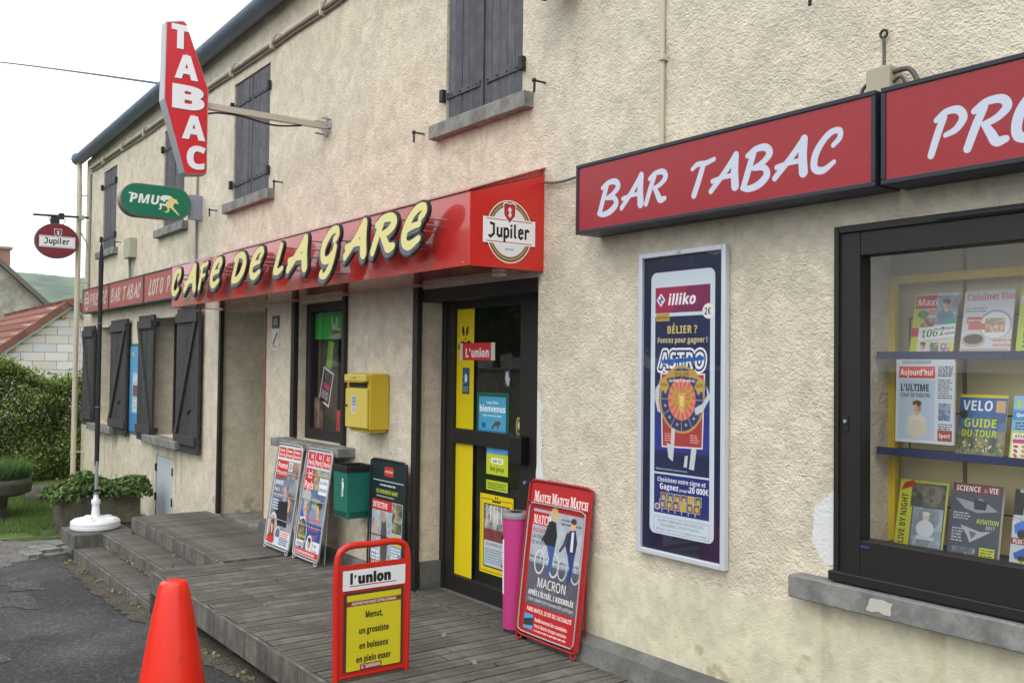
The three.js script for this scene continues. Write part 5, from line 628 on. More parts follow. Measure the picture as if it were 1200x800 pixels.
{
  const frd = canvasTex(420, 700, (g, w, h) => { rect(g, 0, 0, w, h, '#d9dde0'); for (let i = 0; i < 3; i++) { rrect(g, 14 + i * 134, 14, 124, 72, 10, '#c8322f'); txt(g, 'France', 24 + i * 134, 46, 30, '#f4efe8', { sx: 0.95 }); txt(g, 'Dimanche', 22 + i * 134, 76, 26, '#f4efe8', { sx: 0.84 }); }
    rect(g, 10, 104, w - 20, h - 116, '#8f96a4'); photo(g, 10, 104, w - 20, h - 130, ['#8f96a4', '#6a7080', '#4c4f5c', '#a6a8b0'], 71, 60);
    rrect(g, 20, 108, 190, 120, 10, '#cb2c2c'); txt(g, 'France', 30, 160, 54, '#f6f2ec'); txt(g, 'Dimanche', 28, 208, 40, '#f6f2ec', { sx: 0.94 }); rect(g, 222, 112, 70, 60, '#e8e6e2'); lines(g, 228, 120, 58, 4, 12, '#8c3a44', 0.6, 3); photo(g, 300, 110, 108, 110, ['#c0a090', '#3c3434', '#8a6a5c'], 72, 20);
    head(g, 240, 310, 56, '#c9a48e', '#4a3a34', { hat: '#7b8296' }); head(g, 320, 380, 52, '#d2b09c', '#7a5e4a', { long: true }); poly(g, [[120, 400], [300, 380], [330, 560], [80, 560]], '#1d1d24'); blob(g, 230, 360, 40, 30, '#9fa6c0');
    txt(g, 'JOHNNY', 26, 280, 44, '#e8ecf2', { sx: 0.8 }); txt(g, 'face à', 26, 326, 38, '#dfe4ec', { sx: 0.85 }); txt(g, 'son combat', 26, 366, 36, '#dfe4ec', { sx: 0.78 }); lines(g, 26, 386, 110, 4, 20, '#d8dce4', 0.5, 9);
    blob(g, 84, 590, 78, 110, '#e4e6ea'); blob(g, 84, 592, 70, 100, '#b9a49c'); head(g, 84, 572, 40, '#d8b6a4', '#5a3a30', { long: true, cloth: '#b02a34', clip: [14, 490, 140, 205] }); blob(g, 196, 628, 46, 60, '#d8dade'); blob(g, 196, 628, 38, 52, '#5c6880'); rect(g, 245, 590, 160, 46, '#eceae8'); lines(g, 252, 598, 140, 3, 15, '#c2415a', 0.6, 4); rect(g, 150, 640, 262, 50, '#cfd8e2'); lines(g, 235, 645, 170, 3, 15, '#33506e', 0.6, 5); rect(g, 10, 650, 120, 40, '#c8323a'); });
  wireRack('grey wire stand with a France Dimanche poster leaning under the narrow window', -7.985, 0.325, 0.54, 0.9, 0.14, frd, wireGrey, mat(0x9a9da0), [0.72, 0.5, 0.27]);
  const icp = canvasTex(420, 700, (g, w, h) => { rect(g, 0, 0, w, h, '#c9cdd2'); for (let i = 0; i < 3; i++) { rrect(g, 14 + i * 134, 12, 122, 96, 6, '#cb2530'); txt(g, 'ici', 62 + i * 134, 56, 44, '#f6f2ec'); txt(g, 'Paris', 24 + i * 134, 98, 46, '#f6f2ec', { sx: 0.92 }); }
    rect(g, 10, 124, w - 20, h - 136, '#7d90b0'); photo(g, 10, 124, w - 20, h - 150, ['#7d90b0', '#3a5a9c', '#566070', '#a0a8b0'], 75, 60); rect(g, 10, 124, 150, 150, '#cb2530'); txt(g, 'ici', 50, 190, 74, '#f6f2ec'); txt(g, 'Paris', 18, 262, 74, '#f6f2ec', { sx: 0.86 }); photo(g, 172, 128, 90, 130, ['#c79a3a', '#3a6ab0', '#c8a890'], 76, 20); txt(g, 'scandale', 270, 160, 36, '#c3c92c', { sx: 0.8 }); rect(g, 268, 172, 140, 110, '#e8eaec'); txt(g, 'La reine', 276, 214, 36, '#2a62a8', { sx: 0.86 }); txt(g, 'blessée', 276, 262, 38, '#2a62a8', { sx: 0.9 });
    head(g, 100, 370, 66, '#c9ad98', '#a9aaa6', {}); blob(g, 90, 310, 72, 46, '#b4b5b0'); head(g, 320, 390, 58, '#cba892', '#3c3430', {}); txt(g, 'TRAHISON', 180, 340, 34, '#d8d43a', { sx: 0.86 }); txt(g, 'INFIDÈLE', 190, 380, 34, '#d8d43a', { sx: 0.86 }); lines(g, 22, 455, 110, 5, 22, '#e8eaee', 0.6, 4);
    txt(g, 'Bouleversant :', 140, 470, 42, '#d8444a', { sx: 0.88 }); rect(g, 160, 482, 250, 116, '#2c4a94'); txt(g, 'Il dévoile', 180, 526, 44, '#e05a60', { sx: 0.92 }); txt(g, 'tout !', 220, 580, 48, '#e05a60'); blob(g, 84, 560, 84, 110, '#dfe2e4'); blob(g, 84, 562, 76, 100, '#4c4a3c'); photo(g, 24, 480, 120, 130, ['#4c4a3c', '#7a705a', '#2a2a26', '#a08a70'], 77, 40); txt(g, 'Violemment', 24, 590, 30, '#c9c83a', { sx: 0.8 }); rect(g, 12, 606, 130, 40, '#e4e4e4'); txt(g, 'attaqué !', 22, 640, 36, '#222a44', { sx: 0.86 }); blob(g, 236, 620, 52, 62, '#dfe2e4'); head(g, 236, 612, 36, '#c9a088', '#2c2624', { clip: [190, 565, 96, 112] }); rect(g, 292, 590, 118, 84, '#dfe4e8'); txt(g, 'il vit', 300, 628, 32, '#2c3a5a'); txt(g, 'la fin', 300, 664, 32, '#2c3a5a'); rect(g, 10, 660, w - 20, 36, '#c8323a'); txt(g, 'Le Grand Journal des Stars', 24, 688, 28, '#f0e8e4', { sx: 0.92 }); });
  wireRack('grey wire stand with an ici Paris poster leaning beside the green bin', -7.415, 0.305, 0.5, 0.9, 0.14, icp, wireGrey, mat(0x9a9da0), [0.76, 0.53, 0.29]);
  const det = canvasTex(420, 700, (g, w, h) => { rect(g, 0, 0, w, h, '#14282c'); rect(g, 160, 28, 110, 60, '#b8342e'); txt(g, 'DETECTIVE', 165, 66, 19, '#f0e6da'); rect(g, 20, 116, w - 40, 6, '#b9c2c2'); lines(g, 110, 140, 200, 1, 22, '#c9cfce', 0.5, 3); txt(g, 'LES DERNIERS MARI', 60, 198, 34, '#c9c83a', { sx: 0.84 }); lines(g, 70, 212, 260, 1, 20, '#a8b0b0', 0.5, 5);
    rect(g, 20, 240, 380, 420, '#a8b4c0'); rect(g, 20, 240, 250, 66, '#c22e34'); txt(g, 'DETECTIVE', 26, 292, 50, '#f2ede6', { sx: 0.74 }); photo(g, 30, 310, 230, 300, ['#a8bccb', '#8a94a0', '#6a6468', '#c0c8cc'], 81, 40); poly(g, [[150, 340], [190, 330], [210, 400], [230, 520], [220, 620], [150, 620], [140, 480]], '#5a4c4a'); blob(g, 172, 345, 26, 34, '#b8927c'); blob(g, 70, 430, 34, 60, '#c9a894'); photo(g, 275, 245, 120, 180, ['#7a6a4a', '#c9a68a', '#3c4c30', '#a8b0b8'], 82, 40); rect(g, 275, 440, 120, 60, '#c9bc3a'); rect(g, 275, 505, 120, 60, '#7a90b0'); lines(g, 280, 515, 108, 5, 18, '#e4e4e0', 0.6, 8); lines(g, 34, 560, 90, 3, 26, '#e0e4e8', 0.6, 9); rect(g, 20, 620, 380, 70, '#a83c3a'); txt(g, 'LA DERNIÈRE', 36, 650, 34, '#f0e4dc'); txt(g, 'CAPTURÉE', 36, 686, 34, '#f0e4dc'); });
  wireRack('black wire stand with a DETECTIVE poster beside the brown rail of the door', -6.42, 0.1, 0.55, 0.88, 0.03, det, mat(0x1d2022, { roughness: 0.4 }), mat(0x15282b), [0.35, 0.68]);
  const bike = (g, x, y, s, c) => { g.strokeStyle = c; for (const dx of [-1, 1]) { g.lineWidth = s * 0.16; g.beginPath(); g.ellipse(x + dx * s * 0.95, y, s * 0.62, s * 0.9, 0, 0, 7); g.stroke(); } g.lineWidth = s * 0.1; g.beginPath(); g.moveTo(x - s * 0.95, y); g.lineTo(x - s * 0.5, y - s * 1.3); g.lineTo(x + s * 0.6, y - s * 1.3); g.lineTo(x + s * 0.95, y); g.moveTo(x - s * 0.5, y - s * 1.2); g.lineTo(x + s * 0.05, y); g.lineTo(x + s * 0.6, y - s * 1.2); g.stroke(); };
  const mt = canvasTex(440, 680, (g, w, h) => { rect(g, 0, 0, w, h, '#b32224'); for (let i = 0; i < 3; i++) { txt(g, 'M', 26 + i * 136, 84, 64, '#efe9e4', { font: 'serif', sx: 0.62, heavy: 1.5 }); txt(g, 'ATCH', 62 + i * 136, 84, 48, '#efe9e4', { font: 'serif', sx: 0.66, heavy: 1.5 }); }
    rect(g, 34, 118, 372, 430, '#8f98a4'); const sky = '#a8b0ba'; rect(g, 34, 118, 372, 230, sky); photo(g, 34, 118, 372, 230, [sky, '#9aa2ae', '#b4bac2'], 85, 30); rect(g, 34, 330, 372, 10, '#70767e'); rect(g, 34, 360, 372, 188, '#5a5c68'); photo(g, 34, 370, 372, 178, ['#5a5c68', '#666874', '#4e505c'], 86, 40);
    rect(g, 34, 130, 120, 60, '#b9232a'); txt(g, 'MATCH', 38, 184, 56, '#f2ede8', { font: 'serif', sx: 0.62 }); txt(g, 'MISSION', 40, 222, 24, '#c24a50'); txt(g, 'LA FRANCE', 40, 250, 24, '#49505c'); txt(g, 'EST DE RETOUR', 40, 276, 22, '#49505c', { sx: 0.8 }); lines(g, 250, 140, 140, 2, 18, '#5a626c', 0.5, 3);
    g.save(); g.translate(-8, -110); g.scale(1.1, 1.1); bike(g, 160, 420, 52, '#c6cbd2'); bike(g, 310, 428, 46, '#b8bec6');
    poly(g, [[150, 250], [196, 240], [214, 300], [206, 350], [150, 350], [120, 330]], '#23252c'); poly(g, [[150, 346], [208, 346], [196, 430], [176, 470], [166, 460], [176, 400]], '#3a5a94'); blob(g, 190, 222, 20, 26, '#d0ac94'); blob(g, 184, 212, 24, 24, '#c9b07a');
    for (const [x, y] of [[150, 250], [276, 276]]) poly(g, [[x, y], [x + 12, y + 4], [x - 8, y + 60], [x - 34, y + 88], [x - 42, y + 80], [x - 18, y + 50]], x < 200 ? '#2c2e36' : '#343a4c'); poly(g, [[290, 270], [330, 262], [348, 310], [340, 362], [290, 362], [272, 330]], '#2c3244'); poly(g, [[306, 272], [322, 270], [324, 350], [306, 350]], '#cdd6e2'); poly(g, [[288, 358], [340, 358], [330, 450], [312, 480], [304, 470], [310, 410]], '#2c437c'); blob(g, 314, 244, 17, 22, '#cfa78c'); blob(g, 314, 230, 18, 12, '#4a382c'); g.restore();
    txt(g, 'MACRON', 220, 464, 58, '#e8e4e0', { align: 'center', bold: false, sx: 0.9 }); txt(g, "APRÈS L'ÉLYSÉE, L'ASSEMBLÉE", 220, 506, 32, '#ece8e4', { align: 'center', sx: 0.74 }); txt(g, 'Il doit relever son nouveau défi politique', 220, 532, 22, '#dcd8d6', { align: 'center', bold: false, sx: 0.84 });
    txt(g, "PARIS MATCH, LE VIF DE L'ACTUALITÉ", 220, 580, 26, '#f0e6e0', { align: 'center', sx: 0.72 }); rect(g, 40, 594, 70, 66, '#4a9ad0'); poly(g, [[40, 620], [110, 606], [110, 640], [40, 648]], '#2a3a3a'); txt(g, 'Redécouvrez les scandales', 122, 618, 24, '#f0e2dc', { sx: 0.78 }); txt(g, 'Paris Match chaque semaine', 122, 644, 22, '#eadbd6', { sx: 0.78 }); lines(g, 122, 654, 260, 1, 16, '#e0c0bc', 0.5, 3); });
  const mk = wireRack('red framed stand with a MATCH poster of two cyclists leaning on the wall', -4.4, 0.135, 0.58, 0.92, 0.115, mt, mat(0xa5282a, { roughness: 0.4, metalness: 0.2 }), mat(0xa02022), [0.86], 0.008);
  mesh('wire_frame', tube(loopPts(0.52, 0.76, 0.012).map(([a, b]) => [a, b + 0.06, 0.012]), 0.005, 6, true, 60), wireGrey, mk);
}
{ // yellow letter box
  const o = thing('letter_box', 'yellow wall letter box with a slot beside the narrow window', 'letter box'), X0 = -6.94, X1 = -6.555, Y0 = 1.14, Y1 = 1.575, ye = mat(0xd2b21c, { roughness: 0.42, rgb: [0.56, 0.41, 0.02], bumpMap: plainBump, bumpScale: 0.0005 }), yp = mat(0xd6c25a, { roughness: 0.4, rgb: [0.62, 0.5, 0.1] });
  const pr = [[0.003, Y0], [0.165, Y0], [0.17, Y0 + 0.01], [0.17, Y1 - 0.02], [0.15, Y1], [0.02, Y1], [0.003, Y1 - 0.05]]; mesh('body', ext(shapeOf(pr.map(([z, y]) => [-z, y])), X1 - X0, 0.006).rotateY(Math.PI / 2).translate(X0, 0, 0), ye, o);
  const dr = mesh('door_panel', rbox(X0 + 0.01, X1 - 0.01, Y0 + 0.012, Y1 - 0.12, 0.171, 0.192, 0.006), yp, o); mesh('lock', rod([X0 + 0.04, 1.32, 0.185], [X0 + 0.04, 1.32, 0.198], 0.012), M.iron, dr); mesh('sticker', plane(0.07, 0.13).translate(-6.78, 1.33, 0.1935), printMat(canvasTex(70, 130, (g, w, h) => { rect(g, 0, 0, w, h, '#dfe0dc'); rect(g, 6, 6, 58, 66, '#3a5aa0'); lines(g, 12, 16, 46, 3, 18, '#dfe4f0', 0.5, 3); lines(g, 10, 84, 50, 3, 14, '#33405c', 0.5, 4); }), 0.4), dr);
  mesh('head_panel', rbox(X0 + 0.01, X1 - 0.01, Y1 - 0.06, Y1 - 0.008, 0.171, 0.205, 0.006), yp, o); mesh('slot', box(X0 + 0.04, X1 - 0.04, Y1 - 0.11, Y1 - 0.07, 0.168, 0.174), M.black, o); mesh('slot_hood', bar([X0 + 0.03, Y1 - 0.066, 0.2], [X1 - 0.03, Y1 - 0.066, 0.2], 0.03, 0.006), ye, o); mesh('logo', plane(0.12, 0.026).translate(-6.76, Y1 - 0.034, 0.2062), printMat(canvasTex(120, 26, (g, w, h) => { rect(g, 0, 0, w, h, '#cdb74a'); txt(g, 'LA POSTE', 60, 21, 21, '#4a4c58', { align: 'center', sx: 0.85 }); }), 0.4), o);
  mesh('bottom_lip', rbox(X0 + 0.02, X1 - 0.02, Y0 - 0.022, Y0 - 0.001, 0.01, 0.155, 0.005), ye, o);
}
{ // green litter bin
  const o = thing('wall_bin', 'dark green litter bin with a black rim fixed to the wall', 'litter bin'), X0 = -7.0, X1 = -6.755, gn = mat(0x0f5c4c, { roughness: 0.45, rgb: [0.008, 0.15, 0.11] });
  const g = new THREE.BoxGeometry(X1 - X0, 0.37, 0.23); const p = g.attributes.position; for (let i = 0; i < p.count; i++) if (p.getY(i) < 0) { p.setX(i, p.getX(i) * 0.96); p.setZ(i, p.getZ(i) * 0.94); } g.computeVertexNormals(); mesh('body', uvm(g.translate((X0 + X1) / 2, 0.625, 0.135)), gn, o);
  mesh('rim', merge([rbox(X0 - 0.006, X1 + 0.006, 0.8, 0.85, 0.24, 0.256, 0.004), rbox(X0 - 0.006, X1 + 0.006, 0.8, 0.85, 0.014, 0.03, 0.004), rbox(X0 - 0.006, X0 + 0.008, 0.8, 0.85, 0.031, 0.239, 0.004), rbox(X1 - 0.008, X1 + 0.006, 0.8, 0.85, 0.031, 0.239, 0.004)]), M.black, o); mesh('inner_bag', box(X0 + 0.01, X1 - 0.01, 0.812, 0.82, 0.035, 0.235), M.black, o);
  mesh('pictogram', merge([new THREE.CircleGeometry(0.011, 14).translate(0, 0.062, 0), new THREE.ShapeGeometry(shapeOf([[-0.018, 0.046], [0.014, 0.046], [0.026, -0.004], [0.018, -0.006], [0.01, 0.02], [0.012, -0.07], [0.002, -0.07], [-0.002, -0.01], [-0.008, -0.07], [-0.02, -0.07], [-0.012, 0.0]]))]).translate(-6.83, 0.68, 0.2525), mat(0xdfe6e2), o);
  for (let k = 0; k < 3; k++) { mesh('slot_row', box(X0 + 0.02, X1 - 0.02, 0.455 + k * 0.014, 0.461 + k * 0.014, 0.24, 0.2478 + k * 0.0003), M.black, o); mesh('slot_row', box(X1 - 0.008, X1 - 0.0025 + k * 0.0002, 0.455 + k * 0.014, 0.461 + k * 0.014, 0.04, 0.22), M.black, o); }
}
{ // pink bin
  const o = thing('pink_bin', 'tall pink cylindrical bin with a white label beside the door', 'bin', [-4.82, 0, 0.04]), pk = mat(0xd22a86, { roughness: 0.4, rgb: [0.5, 0.04, 0.2] });
  mesh('body', clean(new THREE.LatheGeometry([[0, 0.012], [0.07, 0.012], [0.078, 0.02], [0.086, 0.7], [0.08, 0.7], [0.078, 0.66], [0, 0.64]].map(([a, b]) => new THREE.Vector2(a, b)), 36)), pk, o); mesh('foot_ring', clean(new THREE.CylinderGeometry(0.072, 0.074, 0.012, 28).translate(0, 0.006, 0)), M.black, o);
  mesh('lid', clean(new THREE.LatheGeometry([[0.04, 0.735], [0.083, 0.735], [0.091, 0.725], [0.091, 0.7], [0.086, 0.698]].map(([a, b]) => new THREE.Vector2(a, b)), 36)), mat(0x8c8a8c, { roughness: 0.4 }), o); mesh('lid_well', clean(new THREE.CylinderGeometry(0.05, 0.05, 0.004, 24).translate(0, 0.722, 0)), M.black, o);
  mesh('label', clean(new THREE.CylinderGeometry(0.0845, 0.0815, 0.34, 16, 1, true, -0.9, 0.75).translate(0, 0.4, 0)), mat(0xe4e6e6), o); mesh('grip_hole', clean(new THREE.SphereGeometry(0.022, 14, 8).scale(1, 1, 0.35).translate(0, 0.58, 0.083)).rotateY(-0.55), M.black, o);
}
{ // red news board standing across the deck edge; local x points to the wall
  const o = thing('news_board', 'red tubular news board reading l\'union on the deck edge', 'news board', [-4.54, 0, 1.19], Math.PI / 2), rd = mat(0xc81e16, { roughness: 0.35, rgb: [0.56, 0.018, 0.008] }), W = 0.45, H = 0.71, side = (sgn) => { return [[-W / 2 + 0.018, 0.0], [-W / 2 + 0.018, H - 0.09], [-W / 2 + 0.03, H - 0.045], [-W / 2 + 0.075, H - 0.018], [0, H - 0.016], [W / 2 - 0.075, H - 0.018], [W / 2 - 0.03, H - 0.045], [W / 2 - 0.018, H - 0.09], [W / 2 - 0.018, 0.0]].map(([x, y]) => [x, y, 0]); };
  const tl = 0; // lean of the faces
  mesh('front_frame', tube(side(1), 0.018, 10, false, 70), rd, o); mesh('rear_strut', rod([0, 0.52, -0.012], [0, 0.008, -0.14], 0.01, 8), rd, o); mesh('cross_bar', rod([-W / 2 + 0.018, 0.02, 0], [W / 2 - 0.018, 0.02, 0], 0.014, 10), rd, o);
  const put = (n, w, y0, y1, m, dz, l, x = 0) => { const g = mesh(n, box(-w / 2, w / 2, 0, (y1 - y0) / Math.cos(tl), -0.004, 0), m, o, l); g.position.set(x, y0, 0.012 + dz); g.rotation.x = -tl; };
  put('panel', W - 0.04, 0.03, 0.6, rd, 0.002); put('poster_recess', 0.352, 0.045, 0.455, mat(0x4a2c26), 0.0065);
  const pr = (n, w, y0, y1, tex, dz, l) => { const g = mesh(n, plane(w, (y1 - y0) / Math.cos(tl)).translate(0, (y1 - y0) / Math.cos(tl) / 2, 0), printMat(tex, 0.45), o, l); g.position.set(0, y0, 0.012 + dz); g.rotation.x = -tl; };
  pr('header', 0.37, 0.468, 0.572, canvasTex(480, 140, (g, w, h) => { rect(g, 0, 0, w, h, '#dfe2e4'); txt(g, 'l', 50, 96, 96, '#17181a', { heavy: 6 }); txt(g, '\u2019', 84, 96, 84, '#17181a', { heavy: 2 }); txt(g, 'union', 112, 96, 92, '#17181a', { heavy: 9, sx: 1.0 }); rect(g, 50, 108, 360, 7, '#b3262c'); }), 0.0085, 'white header with the newspaper name in black');
  pr('bill', 0.32, 0.05, 0.442, canvasTex(400, 500, (g, w, h) => { rect(g, 0, 0, w, h, '#cdc21c'); g.globalAlpha = 0.25; for (const y of [112, 250, 372]) { rect(g, 0, y, w, 3, '#8a8210'); } g.globalAlpha = 1; rect(g, 0, 40, w, 34, '#7a3430'); txt(g, "AUJOURD'HUI DANS VOTRE JOURNAL", 200, 66, 27, '#e4dccc', { align: 'center', sx: 0.7 }); const bt = (s, y) => txt(g, s, 200, y, 56, '#1d1c12', { align: 'center', sx: 0.68, heavy: 3 }); bt('Menut,', 160); bt('un grossiste', 262); bt('en boissons', 362); bt('en plein essor', 452 - 2); rect(g, 100, 462, 160, 38, '#8a4a3a'); txt(g, "L'union", 180, 493, 40, '#e0d8d4', { align: 'center' }); }), 0.0095, 'yellow headline bill');
}
{ // traffic cone
  const coneTex = canvasTex(512, 512, (g, w, h) => { rect(g, 0, 0, w, h, '#fb3018'); const r = rng(91); for (let i = 0; i < 260; i++) { g.globalAlpha = 0.05 + 0.1 * r(); g.strokeStyle = r() < 0.55 ? '#7a1c10' : '#ffb8a0'; g.lineWidth = 0.6 + r() * 1.4; const x = r() * w, y = r() * h; g.beginPath(); g.moveTo(x, y); g.lineTo(x + (r() - 0.5) * 40, y + (r() - 0.5) * 26); g.stroke(); } for (let i = 0; i < 60; i++) { g.globalAlpha = 0.05 + 0.07 * r(); blob(g, r() * w, r() * h, 3 + r() * 14, 2 + r() * 8, '#6a2a1c', r() * 3); } g.globalAlpha = 1; });
  const o = thing('traffic_cone', 'plain orange plastic traffic cone standing on the road before the deck', 'traffic cone', [-5.11, gy(-5.11), 2.06]), m = mat(0xd83a1c, { roughness: 0.24, rgb: [0.8, 0.8, 0.8], map: coneTex, bumpMap: plainBump, bumpScale: 0.0006 });
  mesh('cone_body', clean(new THREE.LatheGeometry([[0, 0.745], [0.045, 0.745], [0.062, 0.74], [0.072, 0.727], [0.082, 0.69], [0.1, 0.6], [0.135, 0.4], [0.168, 0.2], [0.195, 0.035], [0.2, 0.03]].map(([a, b]) => new THREE.Vector2(a, b)), 48)), m, o); mesh('base_plate', rbox(-0.24, 0.24, 0, 0.034, -0.24, 0.24, 0.012, 2), m, o);
}
{ // folded parasol in a white foot
  const o = thing('parasol', 'folded black parasol pole in a round white foot on the landing', 'parasol', [-10.93, -0.145, 1.15]);
  const prof = [[0, 0], [0.235, 0], [0.25, 0.015], [0.25, 0.05], [0.243, 0.055], [0.25, 0.06], [0.247, 0.085], [0.22, 0.105], [0.12, 0.125], [0.05, 0.13], [0.045, 0.14], [0.034, 0.26], [0.045, 0.262], [0.045, 0.31], [0.028, 0.312], [0.022, 0.36]];
  const ft = mesh('foot', clean(new THREE.LatheGeometry(prof.map(([a, b]) => new THREE.Vector2(a, b)), 40)), mat(0xe2e6ea, { roughness: 0.35 }), o); mesh('filler_cap', clean(new THREE.CylinderGeometry(0.03, 0.032, 0.02, 16).translate(0.11, 0.13, 0.08)), M.white, ft); for (let k = 0; k < 5; k++) { const a = k * 1.2566 + 0.4; mesh('rib', clean(new THREE.SphereGeometry(0.05, 12, 6).scale(1.5, 0.35, 0.9).rotateY(-a).translate(0.15 * Math.cos(a), 0.108, 0.15 * Math.sin(a))), M.white, ft); }
  mesh('pole', rod([0, 0.36, 0], [0.008, 0.72, 0], 0.018, 14), M.alu, o); mesh('joint', rod([0, 0.39, 0], [0, 0.42, 0], 0.024, 12), M.iron, o);
  mesh('folded_cover', clean(new THREE.LatheGeometry([[0.0, 0.66], [0.02, 0.66], [0.024, 0.7], [0.026, 1.2], [0.023, 2.0], [0.024, 2.6], [0.027, 2.85], [0.016, 3.03], [0, 3.09]].map(([a, b]) => new THREE.Vector2(a, b)), 14)), mat(0x1d2026, { roughness: 0.75 }), o); mesh('tie', merge([1.3, 2.2].map((y) => new THREE.TorusGeometry(0.026, 0.006, 6, 16).rotateX(Math.PI / 2).translate(0, y, 0))), mat(0x6a7078), o);
}

// ================================================================ GREENERY AND NEIGHBOURS
function leafCloud(n, seed, place, size, cols) { // many small bent leaves as one mesh with vertex colours
  const r = rng(seed), P = [], N = [], C = [], q = new THREE.Quaternion(), e = new THREE.Euler(), v = new THREE.Vector3(), nn = new THREE.Vector3();
  for (let i = 0; i < n; i++) { const p = place(r); if (!p) continue; const s = size * (0.6 + 0.8 * r()); e.set((r() - 0.5) * 2.6, r() * 6.28, (r() - 0.5) * 2.6); q.setFromEuler(e); const c = cols[Math.floor(r() * cols.length)], k = 0.75 + 0.5 * r();
    const T = [[-0.5, 0, 0], [0, 0.12, 0.35], [0, 0.12, -0.35], [0.5, 0, 0]].map(([a, b, d]) => v.set(a * s, b * s, d * s).applyQuaternion(q).add(new THREE.Vector3(...p)).clone()); nn.set(0, 1, 0).applyQuaternion(q);
    for (const [a, b, d] of [[0, 1, 2], [1, 3, 2]]) for (const t of [T[a], T[b], T[d]]) { P.push(t.x, t.y, t.z); N.push(nn.x, nn.y, nn.z); C.push(c[0] * k, c[1] * k, c[2] * k); } }
  const g = new THREE.BufferGeometry(); g.setAttribute('position', new THREE.Float32BufferAttribute(P, 3)); g.setAttribute('normal', new THREE.Float32BufferAttribute(N, 3)); g.setAttribute('color', new THREE.Float32BufferAttribute(C, 3)); return g;
}
M.leaf = new THREE.MeshStandardMaterial({ vertexColors: true, roughness: 0.85, side: THREE.DoubleSide });
function foliage(g, parent, name = 'foliage') { const o = mesh(name, g, M.leaf, parent); o.userData.kind = 'stuff'; return o; }
{ // conifer hedge
  const o = thing('hedge', 'dense green conifer hedge beside the building corner', 'hedge', [-19.1, -0.5, 0.6]), f = fbm([5, 11, 23], 501), top = (z) => 1.86 + 0.14 * Math.sin(z * 1.7 + 0.5) + 0.1 * Math.sin(z * 4.1);
  const br = mat(0x5a4a34, { roughness: 1 }); for (let k = 0; k < 9; k++) { const z = -2.1 + k * 0.52; mesh('stem', merge([rod([0, 0, z], [0.02, 1.6, z + 0.03], 0.04, 7), rod([0, 0.4, z], [0.5, 0.9, z + 0.2], 0.015, 5), rod([0, 0.7, z], [-0.4, 1.3, z - 0.2], 0.015, 5), rod([0, 0.9, z], [0.45, 1.4, z - 0.15], 0.013, 5)]), br, o); }
  foliage(leafCloud(95000, 502, (r) => { const z = (r() - 0.5) * 4.8, side = r() * 1.25, t = top(z); if (side > 1) return [(r() - 0.5) * 1.2, r() * (t - 0.1), z]; const b = 0.06 * Math.sin(z * 3.2) + 0.06 * Math.sin(z * 7 + 2); if (side < 0.62) { const y = r() * t, d = 0.72 + b + 0.09 * Math.sin(y * 6 + z * 3) - (y > t - 0.3 ? (y - t + 0.3) * 0.8 : 0); return [d + (r() - 0.7) * 0.26, y, z]; } if (side < 0.85) return [(r() - 0.5) * 1.5, t - 0.06 + (r() - 0.4) * 0.22 * (r() < 0.2 ? 2 : 1), z]; return [(r() - 0.5) * 1.5, r() * t, (r() < 0.5 ? -1 : 1) * (2.3 + r() * 0.12)]; }, 0.056, [[0.1, 0.19, 0.03], [0.13, 0.23, 0.035], [0.2, 0.26, 0.04], [0.07, 0.14, 0.025], [0.24, 0.23, 0.055]]), o);
}
